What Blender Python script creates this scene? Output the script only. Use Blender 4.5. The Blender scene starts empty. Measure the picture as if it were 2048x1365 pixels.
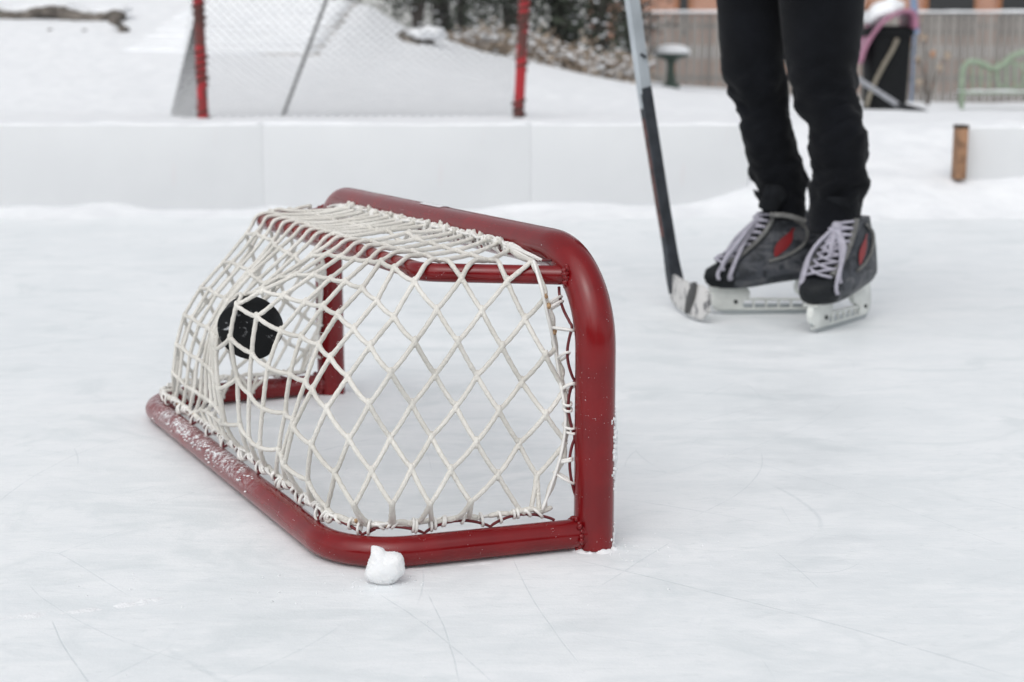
import bpy, bmesh, math, random
import numpy as np
from mathutils import Vector, Matrix, noise
from mathutils.bvhtree import BVHTree
random.seed(7); rng = np.random.default_rng(7)
SC = bpy.context.scene
COL = SC.collection
V = Vector
# ------------------------------------------------------------------ camera
FPX, YH = 2950.0, 150.0
PITCH = math.atan((682.5 - YH) / FPX)
cF = V((0, math.cos(PITCH), -math.sin(PITCH))); cU = V((0, math.sin(PITCH), math.cos(PITCH))); cC = V((0, 0, .5))
def ray(x, y): return cF + V((1, 0, 0)) * ((x - 1024) / FPX) + cU * ((682.5 - y) / FPX)
def gp(x, y, z=0.0):            # photo point -> place on a level at height z
    d = ray(x, y); return cC + d * ((z - .5) / d.z)
def vp(x, y, Y):                # photo point -> place at distance Y
    d = ray(x, y); return cC + d * (Y / d.y)
def pp(x, y, p, n):             # photo point -> place on a plane
    d = ray(x, y); return cC + d * ((p - cC).dot(n) / d.dot(n))
cam_d = bpy.data.cameras.new("camera"); cam = bpy.data.objects.new("camera", cam_d); COL.objects.link(cam)
cam.location = cC; cam.rotation_euler = (math.pi / 2 - PITCH, 0, 0)
cam_d.sensor_width = 36; cam_d.lens = FPX * 36 / 2048; cam_d.clip_start = .05; cam_d.clip_end = 2000
cam_d.dof.use_dof = True; cam_d.dof.focus_distance = 1.56; cam_d.dof.aperture_fstop = 6.7
SC.camera = cam
# ------------------------------------------------------------------ materials
def N(nt, t, **kw):
    n = nt.nodes.new(t)
    for k, v in kw.items():
        if k in n.inputs: n.inputs[k].default_value = v
        else: setattr(n, k, v)
    return n
class MT:
    def __init__(s, name, col=(.5, .5, .5), rough=.6, **kw):
        m = bpy.data.materials.new(name); m.use_nodes = True; s.m = m; s.nt = m.node_tree
        s.b = s.nt.nodes['Principled BSDF']; s.b.inputs['Base Color'].default_value = (*col, 1); s.b.inputs['Roughness'].default_value = rough
        for k, v in kw.items(): s.b.inputs[k.replace('_', ' ')].default_value = v
        s.col = col; s.tc = s.nt.nodes.new('ShaderNodeTexCoord'); s.bh = None
    def link(s, a, b): s.nt.links.new(a, b)
    def map(s, scale=(1, 1, 1), rot=(0, 0, 0)):
        mp = N(s.nt, 'ShaderNodeMapping'); mp.inputs['Scale'].default_value = scale; mp.inputs['Rotation'].default_value = rot
        s.link(s.tc.outputs['Object'], mp.inputs['Vector']); return mp.outputs['Vector']
    def noise(s, scale, detail=4, rough=.55, vec=None, dist=0):
        n = N(s.nt, 'ShaderNodeTexNoise', Scale=scale, Detail=detail, Roughness=rough, Distortion=dist)
        s.link(vec if vec is not None else s.tc.outputs['Object'], n.inputs['Vector']); return n.outputs['Fac']
    def ramp(s, v, a, b, lo=0., hi=1.):
        n = N(s.nt, 'ShaderNodeMapRange'); n.interpolation_type = 'SMOOTHSTEP'; n.clamp = True
        for i, x in zip((1, 2, 3, 4), (a, b, lo, hi)): n.inputs[i].default_value = x
        s.link(v, n.inputs[0]); return n.outputs[0]
    def math(s, op, a, b=None, c=None):
        n = N(s.nt, 'ShaderNodeMath', operation=op)
        for i, x in enumerate((a, b, c)):
            if x is None: continue
            if isinstance(x, (int, float)): n.inputs[i].default_value = x
            else: s.link(x, n.inputs[i])
        return n.outputs[0]
    def mix(s, fac, c1, c2):
        n = N(s.nt, 'ShaderNodeMix', data_type='RGBA')
        for i, x in ((0, fac), (6, c1), (7, c2)):
            if isinstance(x, tuple): n.inputs[i].default_value = (*x[:3], 1)
            elif isinstance(x, (int, float)): n.inputs[i].default_value = x
            else: s.link(x, n.inputs[i])
        return n.outputs[2]
    def color(s, o): s.link(o, s.b.inputs['Base Color'])
    def rough(s, o): s.link(o, s.b.inputs['Roughness'])
    def bump(s, h, strength=.3, dist=.01):
        n = N(s.nt, 'ShaderNodeBump', Strength=strength, Distance=dist); s.link(h, n.inputs['Height'])
        if s.bh: s.link(s.bh.outputs[0], n.inputs['Normal'])
        s.link(n.outputs[0], s.b.inputs['Normal']); s.bh = n
def simple(name, col, rough=.6, var=.15, scale=30, bump=0, bs=80, bd=.002, **kw):
    t = MT(name, col, rough, **kw)
    if var:
        f = t.noise(scale, 5)
        t.color(t.mix(t.ramp(f, .3, .7), tuple(c * (1 - var) for c in col), tuple(min(1, c * (1 + var)) for c in col)))
    if bump: t.bump(t.noise(bs, 4), bump, bd)
    return t.m
# ------------------------------------------------------------------ mesh helpers
class MB:
    def __init__(s): s.v = []; s.f = []; s.mi = []
    def add(s, vs, fs, mi=0):
        o = len(s.v); s.v += [tuple(v) for v in vs]; s.f += [tuple(i + o for i in f) for f in fs]; s.mi += [mi] * len(fs)
    def tube(s, pts, r, n=8, caps=True, closed=False, mi=0, flat=1.0, up=None):
        pts = [V(p) for p in pts]; m = len(pts)
        if m < 2: return
        rs = r if hasattr(r, '__len__') else [r] * m
        T = []
        for i in range(m):
            a = pts[i - 1] if (i > 0 or closed) else pts[i]; b = pts[(i + 1) % m] if (i < m - 1 or closed) else pts[i]
            t = (b - a); T.append(t.normalized() if t.length > 1e-9 else V((0, 0, 1)))
        u = V(up) if up else (V((0, 0, 1)) if abs(T[0].z) < .9 else V((1, 0, 0)))
        vs = []
        for i in range(m):
            u = (u - T[i] * u.dot(T[i]))
            if u.length < 1e-6: u = T[i].orthogonal()
            u.normalize(); w = T[i].cross(u)
            for k in range(n):
                a = 2 * math.pi * k / n
                vs.append(pts[i] + (u * math.cos(a) * flat + w * math.sin(a)) * rs[i])
        fs = []
        for i in range(m if closed else m - 1):
            j = (i + 1) % m
            for k in range(n):
                l = (k + 1) % n; fs.append((i * n + k, i * n + l, j * n + l, j * n + k))
        if caps and not closed:
            fs.append(tuple(range(n - 1, -1, -1))); fs.append(tuple((m - 1) * n + k for k in range(n)))
        s.add(vs, fs, mi)
    def box(s, c, sz, rot=None, mi=0, bev=0):
        c = V(c); h = V(sz) / 2; R = rot or Matrix.Identity(3)
        bm = bmesh.new(); bmesh.ops.create_cube(bm, size=1)
        for v in bm.verts: v.co = V((v.co.x * sz[0], v.co.y * sz[1], v.co.z * sz[2]))
        if bev: bmesh.ops.bevel(bm, geom=list(bm.edges), offset=bev, segments=2, affect='EDGES', profile=.5)
        s.bm(bm, c, R, mi)
    def bm(s, bm, c=V((0, 0, 0)), R=Matrix.Identity(3), mi=0):
        bm.verts.index_update(); s.add([c + R @ v.co for v in bm.verts], [[v.index for v in f.verts] for f in bm.faces], mi); bm.free()
    def ell(s, c, rad, sub=2, R=None, jit=0, seed=0, mi=0):
        bm = bmesh.new(); bmesh.ops.create_icosphere(bm, subdivisions=sub, radius=1)
        for v in bm.verts:
            k = 1 + (jit * noise.noise(v.co * 1.7 + V((seed, seed * 2.3, 0))) * 1.6 + jit * .5 * noise.noise(v.co * 4.5 + V((0, seed, 1))) if jit else 0)
            v.co = V((v.co.x * rad[0], v.co.y * rad[1], v.co.z * rad[2])) * k
        s.bm(bm, V(c), R or Matrix.Identity(3), mi)
    def rings(s, rs, caps=True, mi=0):
        n = len(rs[0]); vs = [p for r in rs for p in r]; fs = []
        for i in range(len(rs) - 1):
            for k in range(n):
                l = (k + 1) % n; fs.append((i * n + k, i * n + l, (i + 1) * n + l, (i + 1) * n + k))
        if caps: fs.append(tuple(range(n - 1, -1, -1))); fs.append(tuple((len(rs) - 1) * n + k for k in range(n)))
        s.add(vs, fs, mi)
    def prism(s, outline, th, c, R, mi=0, bev=0):   # outline in local x,z ; thickness along local y
        bm = bmesh.new(); n = len(outline)
        a = [bm.verts.new((x, -th / 2, z)) for x, z in outline]; b = [bm.verts.new((x, th / 2, z)) for x, z in outline]
        bm.faces.new(a); bm.faces.new(b[::-1])
        for i in range(n): bm.faces.new((a[i], b[i], b[(i + 1) % n], a[(i + 1) % n]))
        bmesh.ops.recalc_face_normals(bm, faces=bm.faces)
        if bev: bmesh.ops.bevel(bm, geom=list(bm.edges), offset=bev, segments=2, affect='EDGES', profile=.5)
        s.bm(bm, V(c), R, mi)
    def build(s, name, mats, parent=None, smooth=True, label=None):
        me = bpy.data.meshes.new(name); o = bpy.data.objects.new(name, me)
        off = V((0, 0, 0))
        if parent is not None:
            p = parent
            while p is not None: off += p.location; p = p.parent
        me.from_pydata([(v[0] - off.x, v[1] - off.y, v[2] - off.z) for v in s.v], [], s.f)
        for m in (mats if isinstance(mats, (list, tuple)) else [mats]): me.materials.append(m)
        me.polygons.foreach_set('material_index', s.mi)
        me.polygons.foreach_set('use_smooth', [bool(smooth)] * len(me.polygons))
        me.update(); COL.objects.link(o)
        if smooth and smooth != 'all':
            try: me.set_sharp_from_angle(angle=math.radians(45))
            except Exception: pass
        if parent is not None: o.parent = parent
        if label: o['label'] = label
        return o
def tag(o, label=None, cat=None, group=None, kind=None):
    if label: o['label'] = label
    if cat: o['category'] = cat
    if group: o['group'] = group
    if kind: o['kind'] = kind
    return o
def empty(name, loc):
    o = bpy.data.objects.new(name, None); COL.objects.link(o); o.location = loc; o.empty_display_size = .1; return o
def fillet(P, rad, n=14):
    P = [V(p) for p in P]; out = [P[0]]
    for i in range(1, len(P) - 1):
        a, b, c = P[i - 1], P[i], P[i + 1]; r = rad[i - 1] if hasattr(rad, '__len__') else rad
        u = (a - b).normalized(); w = (c - b).normalized(); ang = u.angle(w); t = r / math.tan(ang / 2)
        ctr = b + (u + w).normalized() * (r / math.sin(ang / 2)); s = b + u * t; e = b + w * t
        va, vb = s - ctr, e - ctr; tot = va.angle(vb)
        for k in range(n + 1):
            f = k / n; out.append(ctr + (va * math.sin((1 - f) * tot) + vb * math.sin(f * tot)) / math.sin(tot))
    out.append(P[-1]); return out
def resample(P, step):
    P = [V(p) for p in P]; L = [0]
    for a, b in zip(P, P[1:]): L.append(L[-1] + (b - a).length)
    n = max(2, int(round(L[-1] / step)) + 1); out = []; j = 0
    for k in range(n):
        s = L[-1] * k / (n - 1)
        while j < len(L) - 2 and L[j + 1] < s: j += 1
        f = (s - L[j]) / max(1e-9, L[j + 1] - L[j]); out.append(P[j].lerp(P[j + 1], min(1, max(0, f))))
    return out
def crv(ctrl, n=8):             # Catmull-Rom
    P = [V(c) for c in ctrl]; P = [P[0] * 2 - P[1]] + P + [P[-1] * 2 - P[-2]]; out = []
    for i in range(1, len(P) - 2):
        a, b, c, d = P[i - 1:i + 3]
        for k in range(n):
            t = k / n; out.append(.5 * ((2 * b) + (c - a) * t + (2 * a - 5 * b + 4 * c - d) * t * t + (3 * b - a - 3 * c + d) * t ** 3))
    out.append(P[-2]); return out
def nz(x, y, s=1., o=0.): return noise.noise(V((x * s + o, y * s - o * .7, o)))
def fbm(x, y, s=1., o=0.): return nz(x, y, s, o) + .5 * nz(x, y, s * 2.1, o + 5) + .25 * nz(x, y, s * 4.3, o + 9)
# ------------------------------------------------------------------ world + light
w = bpy.data.worlds.new("World"); SC.world = w; w.use_nodes = True; nt = w.node_tree
sky = nt.nodes.new('ShaderNodeTexSky'); sky.sky_type = 'NISHITA'; sky.sun_disc = False
SUN_EL, SUN_AZ = math.radians(52), math.radians(200)
sky.sun_elevation = SUN_EL; sky.sun_rotation = SUN_AZ; sky.altitude = 200; sky.dust_density = 3; sky.ozone_density = 1
hs = nt.nodes.new('ShaderNodeHueSaturation'); hs.inputs['Saturation'].default_value = .16     # cloud cover takes the blue out
nt.links.new(sky.outputs[0], hs.inputs['Color']); nt.links.new(hs.outputs[0], nt.nodes['Background'].inputs[0])
nt.nodes['Background'].inputs[1].default_value = .145
sl = bpy.data.lights.new("sun", 'SUN'); so = bpy.data.objects.new("sun", sl); COL.objects.link(so)
sl.energy = .5; sl.angle = math.radians(75); sl.color = (1, .985, .965)
so.location = (0, 0, 8)
sd = V((math.sin(SUN_AZ) * math.cos(SUN_EL), math.cos(SUN_AZ) * math.cos(SUN_EL), math.sin(SUN_EL)))
so.rotation_euler = sd.to_track_quat('Z', 'Y').to_euler()
vs_ = SC.view_settings; vs_.view_transform = 'Standard'; vs_.look = 'None'; vs_.gamma = 1; vs_.use_curve_mapping = False; vs_.exposure = .29
SC.cycles.max_bounces = 8; SC.cycles.diffuse_bounces = 4
#MATERIALS
# snow
t = MT('snow', (.80, .815, .835), .75, Subsurface_Weight=0)
f1 = t.noise(9, 6); f2 = t.noise(140, 3)
t.color(t.mix(t.ramp(f1, .3, .7), (.755, .772, .792), (.828, .842, .857)))
t.bump(f1, .5, .03); t.bump(f2, .5, .003); SNOW = t.m
t = MT('snow_crumbs', (.84, .855, .87), .7)
t.bump(t.noise(450, 4), .8, .0012); CRUMB = t.m
# ice
t = MT('ice', (.78, .8, .82), .42, Specular_IOR_Level=.3)
va = t.map((1.0, 2.5, 1), (0, 0, -.12)); st = t.noise(7, 7, .62, va, .6)               # long frosty streaks
vb = t.map((2.4, 8, 1), (0, 0, .32)); st2 = t.noise(11, 6, .65, vb, .9)
cl = t.noise(1.7, 5, .6); fine = t.noise(260, 3, .6)
fac = t.math('ADD', t.math('MULTIPLY', st, .45), t.math('ADD', t.math('MULTIPLY', st2, .35), t.math('MULTIPLY', cl, .45)))
c = t.mix(t.ramp(fac, .50, .74), (.765, .80, .816), (.845, .866, .878))
pt_ = t.noise(4.2, 6, .62, t.map((1, 1.5, 1), (0, 0, .5)), 1.6); c = t.mix(t.math('MULTIPLY', t.ramp(pt_, .50, .66), .55), c, (.68, .725, .74))
sp_ = t.noise(34, 5, .7, t.map((1, 3.2, 1), (0, 0, -.45)), .8); c = t.mix(t.math('MULTIPLY', t.ramp(sp_, .56, .68), .55), c, (.70, .735, .75))
tot = None
def scratch(p, q, bow, wd=.0011, k=1.0):
    global tot
    a = gp(*p); b = gp(*q); d = b - a; L = d.length; d.normalize(); n = V((-d.y, d.x, 0))
    tt = t.math('DIVIDE', t.math('ADD', t.math('MULTIPLY', X_, d.x), t.math('MULTIPLY_ADD', Y_, d.y, -(a.x * d.x + a.y * d.y))), L)
    s_ = t.math('ADD', t.math('MULTIPLY', X_, n.x), t.math('MULTIPLY_ADD', Y_, n.y, -(a.x * n.x + a.y * n.y)))
    par = t.math('MULTIPLY', t.math('MULTIPLY', tt, t.math('SUBTRACT', 1.0, tt)), 4 * bow)
    dd = t.math('ABSOLUTE', t.math('SUBTRACT', s_, par))
    g = t.ramp(dd, 0, wd, k, 0)
    e = t.math('MULTIPLY', t.ramp(tt, 0, .12), t.ramp(tt, .88, 1.0, 1, 0))
    g = t.math('MULTIPLY', g, e); tot = g if tot is None else t.math('MAXIMUM', tot, g)
sx = N(t.nt, 'ShaderNodeSeparateXYZ'); wob = N(t.nt, 'ShaderNodeTexNoise', Scale=9.0); t.link(t.tc.outputs['Object'], wob.inputs['Vector'])
wadd = N(t.nt, 'ShaderNodeVectorMath', operation='SCALE'); t.link(wob.outputs['Color'], wadd.inputs[0]); wadd.inputs['Scale'].default_value = .006
wa2 = N(t.nt, 'ShaderNodeVectorMath', operation='ADD'); t.link(t.tc.outputs['Object'], wa2.inputs[0]); t.link(wadd.outputs[0], wa2.inputs[1]); t.link(wa2.outputs[0], sx.inputs[0])
X_, Y_ = sx.outputs[0], sx.outputs[1]
for s_a in [((1130, 1112), (2060, 1360), .012, .0016, 1), ((860, 1180), (930, 1380), .004, .0011, .8), ((112, 1235), (200, 1380), -.003, .0012, .9),
            ((1030, 1110), (1170, 1330), -.006, .0010, .8), ((760, 1180), (1010, 1375), .004, .0011, .8), ((1526, 900), (1370, 1040), .03, .0011, .8),
            ((1310, 1105), (1560, 1085), -.012, .0010, .7), ((1545, 1130), (1730, 1120), -.03, .0010, .9), ((1555, 1100), (1650, 1180), 0, .0010, .7),
            ((1200, 1175), (1350, 1080), 0, .0013, .7), ((1420, 900), (2060, 1110), .02, .0012, .6), ((1700, 800), (1280, 960), .03, .0013, .5),
            ((0, 1010), (300, 860), .03, .0016, .6), ((420, 1330), (60, 1160), .02, .0012, .5), ((1300, 870), (1950, 760), .05, .002, .5),
            ((700, 1240), (450, 1360), .01, .0018, .5)]: scratch(*s_a)
vo = N(t.nt, 'ShaderNodeTexVoronoi', feature='DISTANCE_TO_EDGE', Scale=1.5); wv = N(t.nt, 'ShaderNodeVectorMath', operation='SCALE'); wv.inputs['Scale'].default_value = .5
wn = N(t.nt, 'ShaderNodeTexNoise', Scale=1.1, Detail=1.0); t.link(t.tc.outputs['Object'], wn.inputs['Vector']); t.link(wn.outputs['Color'], wv.inputs[0])
wq = N(t.nt, 'ShaderNodeVectorMath', operation='ADD'); t.link(t.tc.outputs['Object'], wq.inputs[0]); t.link(wv.outputs[0], wq.inputs[1]); t.link(wq.outputs[0], vo.inputs['Vector'])
web = t.math('MULTIPLY', t.ramp(vo.outputs['Distance'], 0, .0028, 1, 0), t.ramp(t.noise(3.3, 3), .48, .62))
vo2 = N(t.nt, 'ShaderNodeTexVoronoi', feature='DISTANCE_TO_EDGE', Scale=3.1); wq2 = N(t.nt, 'ShaderNodeVectorMath', operation='MULTIPLY_ADD'); t.link(wn.outputs['Color'], wq2.inputs[0]); wq2.inputs[1].default_value = (-.9, .8, 0)
t.link(t.map((1, 1.25, 1), (0, 0, .9)), wq2.inputs[2]); t.link(wq2.outputs[0], vo2.inputs['Vector'])
web2 = t.math('MULTIPLY', t.ramp(vo2.outputs['Distance'], 0, .0042, 1, 0), t.ramp(t.noise(4.1, 3, .6, t.map((1, 1, 1), (0, 0, 1.9))), .50, .62)); web = t.math('MAXIMUM', web, web2)
tot = t.math('MULTIPLY', t.math('MAXIMUM', tot, t.math('MULTIPLY', web, .6)), t.ramp(t.noise(60, 3), .3, .55, .25, 1))
c = t.mix(t.math('MULTIPLY', tot, .5), c, (.47, .53, .56)); t.color(c)
t.rough(t.ramp(fac, .45, .75, .34, .66))
t.bump(fac, .25, .006); t.bump(fine, .35, .0011); t.bump(t.math('MULTIPLY', tot, -1.0), .3, .0012)
ICE = t.m
# painted steel
def paint(name, frost):
    t = MT(name, (.16, .003, .005), .18, Coat_Weight=.06, Coat_Roughness=.05, Specular_IOR_Level=.42)
    f = t.noise(22, 5); sc_ = t.noise(190, 4, .6, t.map((1, 1, .25)))
    c = t.mix(t.ramp(f, .3, .7), (.150, .0026, .0046), (.195, .0038, .0058))
    geo = N(t.nt, 'ShaderNodeNewGeometry'); s = N(t.nt, 'ShaderNodeSeparateXYZ'); t.link(geo.outputs['Normal'], s.inputs[0])
    fl = t.math('MULTIPLY', t.ramp(t.noise(620, 2, .5), .70, .76), t.ramp(t.noise(35, 3), .50, .62))     # stray flakes
    m = fl
    if frost:                                                                                       # snow dusted on the rear bar
        d = N(t.nt, 'ShaderNodeVectorMath', operation='DOT_PRODUCT'); t.link(t.tc.outputs['Object'], d.inputs[0]); d.inputs[1].default_value = tuple(OO)
        zl = N(t.nt, 'ShaderNodeSeparateXYZ'); t.link(t.tc.outputs['Object'], zl.inputs[0])
        along = t.math('MULTIPLY', t.ramp(d.outputs['Value'], .26, .42), t.ramp(d.outputs['Value'], .72, .86, 1, .1))
        dn = t.math('MULTIPLY', t.ramp(t.noise(150, 7, .8), .42, .62, 0, .85), t.ramp(t.noise(20, 3), .36, .55))
        m = t.math('MAXIMUM', m, t.math('MULTIPLY', t.math('MULTIPLY', dn, along), t.math('MULTIPLY', t.ramp(s.outputs['Z'], .0, .45), t.ramp(zl.outputs['Z'], .06, .08, 1, 0))))
    t.color(t.mix(m, c, (.8, .8, .82))); t.rough(t.math('MAXIMUM', t.ramp(f, .3, .7, .12, .26), t.math('MULTIPLY', m, .7)))
    t.bump(t.noise(60, 3), .05, .001); t.bump(m, .5, .0012); return t.m
P0 = gp(1187, 1093, 0); P0.z = 0; P1 = gp(663, 787, 0); P1.z = 0
OO = (P1 - P0).normalized(); GW = (P1 - P0).length; BB = V((-OO.y, OO.x, 0))      # along the mouth; towards the back of the goal
if BB.x > 0: BB = -BB
def G(o, b, z): return P0 + OO * o + BB * b + V((0, 0, z))
def toG(p): d = V(p) - P0; return V((d.dot(OO), d.dot(BB), d.z))
RED = paint('red_paint', True)
WIREM = simple('wire_paint', (.13, .014, .018), .4, .2, 60)
t = MT('net_cord', (.70, .685, .64), .85)
f = t.noise(14, 4); t.color(t.mix(t.ramp(f, .35, .7), (.62, .60, .55), (.75, .73, .68)))
br = N(t.nt, 'ShaderNodeTexVoronoi', Scale=420.0); t.link(t.tc.outputs['Object'], br.inputs['Vector'])
t.bump(br.outputs['Distance'], .7, .0012); CORD = t.m
LACE = simple('lacing_cord', (.78, .77, .74), .6, .06, 60, .3, 400, .0006)
TAN = simple('cord_end', (.42, .27, .15), .8, .3, 200)
#GROUND
b = MB(); b.add([(-60, -30, 0), (60, -30, 0), (60, 5.6, 0), (-60, 5.6, 0)], [(0, 1, 2, 3)])
tag(b.build('ice_rink', ICE), 'frosty white skated ice with thin blade scratches', kind='structure')
GX0, GX1 = vp(1497, 300, 5.5).x, vp(1918, 300, 5.5).x      # gap in the boards
def sstep(a, b, x): x = min(1, max(0, (x - a) / (b - a))); return x * x * (3 - 2 * x)
RIDGE = [(-12, 1.35), (-5.2, 1.26), (-3.3, 1.24), (-2.0, 1.21), (-1.42, 1.19), (-1.05, .96), (-.8, .90), (-.3, .74), (.39, .60), (1.15, .44), (1.66, .33), (2.3, .27), (3.2, .13), (5.2, .10), (14, .1)]
def interp(T, x):
    if x <= T[0][0]: return T[0][1]
    for (a, p), (c, q) in zip(T, T[1:]):
        if x <= c: return p + (q - p) * (x - a) / (c - a)
    return T[-1][1]
def gh(x, y):
    back = .312
    if y > 5.56:
        zr = interp(RIDGE, x * 15 / max(y, 15) if y > 15 else x)
        z = back - .015 - .035 * sstep(6.0, 8.2, y) + (zr - back + .05) * (min(1, max(0, (y - 9.2) / 5.8)) ** (1.1 - .15 * sstep(-1.3, -.3, x)))
        z += .012 * fbm(x, y, 1.3, 3) * sstep(5.7, 7, y) + .035 * fbm(x, y, .35, 8) * sstep(7, 11, y)
        if y > 15: z += (y - 15) * (.002 + .10 * sstep(-1.4, -3.0, x * 15 / y))
        if x < 1: z += -.05 * math.exp(-((y - (7.3 + .3 * math.sin(x * 2) - .4 * (x + 2.5))) / .16) ** 2) * sstep(-1.4, -2.3, x) * (.6 + .7 * nz(x, y, 2.5, 4))
    else:
        yy_ = y + .16 * fbm(x, 0, 1.4, 2) + .10 * fbm(x, y, 5, 3)
        z = -.02 + .035 * sstep(4.98, 5.4, yy_) + .028 * max(-.4, fbm(x, y, 2.3, 1)) * sstep(5.0, 5.4, y)
    ga = sstep(GX0 - .30, GX0 + .12, x)                   # open snowy slope beside the boards
    if ga > 0:
        s = -.02 + .145 * sstep(5.05, 5.6, y + .18 * fbm(x, 0, 1.4, 2)) + .185 * sstep(5.5, 6.4, y) + .022 * fbm(x, y, 1.6, 6) * sstep(5, 5.5, y)
        if y < 6.4: z = z * (1 - ga) + s * ga
    return z
xs = sorted(set([round(-45 + i * 3, 3) for i in range(12)] + [round(-9 + i * .06, 3) for i in range(301)] + [round(9 + i * 3, 3) for i in range(1, 13)]))
ys = [4.9 + i * .045 for i in range(40)] + [6.7 + i * .16 for i in range(80)] + [19.5 + i * 1.5 for i in range(20)] + [60, 90, 150, 260]
vv = [(x, y, gh(x, min(y, 24))) for y in ys for x in xs]; n = len(xs)
b = MB(); b.add(vv, [(j * n + i, j * n + i + 1, (j + 1) * n + i + 1, (j + 1) * n + i) for j in range(len(ys) - 1) for i in range(n - 1)])
tag(b.build('snow_ground', SNOW, smooth='all'), 'white snow bank and yard behind the rink', kind='structure')
#BOARDS
t = MT('board_plastic', (.70, .715, .73), .5); f = t.noise(2.2, 5); f2 = t.noise(30, 4)
mk = t.math('MULTIPLY', t.ramp(t.noise(2.0, 2, .5, t.map((5, 1, 1))), .72, .78), .05)
c = t.mix(t.ramp(f, .3, .7), (.625, .64, .652), (.665, .68, .69)); t.color(t.mix(mk, c, (.6, .3, .3))); t.bump(f2, .05, .002); BOARD = t.m
WOODP = simple('post_wood', (.27, .15, .085), .8, .35, 25, .4, 60)
bx = [vp(x, 300, 5.5).x for x in (-545, -8, 525, 1062, 1497)]
names = ['leftmost white rink board, no seam mark, cut by the left photo edge', 'white rink board below the left red post of the far goal',
         'white rink board right behind the small goal crossbar', 'white rink board ending beside the skater legs']
def board(x0, x1, lab, top=.315):
    r = empty('rink_board', ((x0 + x1) / 2, 5.51, 0)); tag(r, lab, 'rink board', 'white boards around the rink')
    m = MB(); m.box(((x0 + x1) / 2, 5.51, top / 2), (x1 - x0 - .0006, .02, top), bev=.0006); m.build('panel', BOARD, r)
    m = MB(); m.box(((x0 + x1) / 2, 5.545, top / 2 - .02), (.04, .045, top - .05), bev=.003); m.build('stake', WOODP, r)
    m = MB(); nseg = max(6, int((x1 - x0) / .03)); rs = []
    for i in range(nseg + 1):
        x = x0 + (x1 - x0) * i / nseg; h = .011 + .010 * fbm(x, 0, 5, 2) ; h = max(.004, h); wd = .0135 + .003 * nz(x, 3, 7)
        rs.append([V((x, 5.515 + math.cos(a) * wd, top - .002 + (math.sin(a) * h if a < math.pi else -.002))) for a in [k * math.pi / 5 for k in range(10)]])
    m.rings(rs); m.build('snow_cap', SNOW, r, smooth='all')
for i in range(4): board(bx[i], bx[i + 1], names[i])
xr = vp(1934, 300, 5.5).x; board(xr, xr + 1.6, 'white rink board on the far right behind the brown wooden stake', .305)
p = vp(1919, 300, 5.49)
r = MB(); 
for dz in (0,): r.box((p.x, 5.485, .215), (.036, .07, .19), bev=.003)
st = r.build('wooden_post', WOODP); tag(st, 'short brown wooden post at the end of the right rink board', 'post')
m = MB(); m.box((p.x, 5.485, .3125), (.040, .074, .014), bev=.003); m.build('cap', simple('dark_wood', (.05, .035, .025), .8), st)
#SMALL GOAL
goal = empty('mini_hockey_goal', tuple(P0)); tag(goal, 'small red steel goal with white cord net, nearest on the ice', 'hockey goal')
RP, RB, RU, HC = .0215, .0158, .0103, .3125
def zf(z): return V((0, 0, z))
mouth = fillet([G(0, 0, .001), G(0, 0, HC), G(GW, 0, HC), G(GW, 0, .001)], [.098, .098], 20)
m = MB(); m.tube(mouth, RP, 40); m.build('mouth_frame', RED, goal)
baseP = fillet([G(.0, .012, RB + .001), G(.034, .272, RB + .001), G(.868, .296, RB + .001), G(GW, .012, RB + .001)], [.085, .085], 18)
m = MB(); m.tube(baseP, RB, 32); m.build('base_bar', RED, goal)
UBZ = .29
ubarP = fillet([G(.035, .004, UBZ), G(.132, .142, UBZ), G(GW - .095, .136, UBZ), G(GW - .03, .004, UBZ)], [.038, .038], 12)
m = MB(); m.tube(ubarP, RU, 24); m.build('top_rear_bar', RED, goal)
for c_, dr, rr, r0 in ((G(.030, .010, UBZ), (ubarP[1] - ubarP[0]).normalized(), RU + .001, .0035), (G(GW - .026, .010, UBZ), (ubarP[-2] - ubarP[-1]).normalized(), RU + .001, .0035),
                       (G(.0025, RP + .0005, RB + .001), BB, RB + .001, .003), (G(GW, RP + .0005, RB + .001), BB, RB + .001, .003)):
    u = dr.orthogonal().normalized(); w_ = dr.cross(u); m = MB()
    for k in range(22):
        a = 2 * math.pi * k / 22; j = random.uniform(-.0015, .0015)
        m.ell(c_ + (u * math.cos(a) + w_ * math.sin(a)) * (rr + j) + dr * (j + (.008 if r0 > .003 else 0)), [random.uniform(.8, 1.25) * r0 for _ in range(3)], 2, jit=.3, seed=k)
    m.build('weld', RED, goal, smooth='all')
# sticker on the crossbar
pc = pp(868, 410, P0, BB); o_c = (pc - P0).dot(OO)
m = MB(); vs = []; fs = []
for i in range(9):
    for k in range(7):
        a = math.radians(72 + k * 9); vs.append(G(o_c - .034 + .068 * i / 8, math.cos(a) * (RP + .0006), HC + math.sin(a) * (RP + .0006)))
for i in range(8):
    for k in range(6): q = i * 7 + k; fs.append((q, q + 1, q + 8, q + 7))
m.add(vs, fs); m.build('sticker', simple('sticker_white', (.78, .78, .8), .35, .05), goal, smooth='all')
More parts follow.
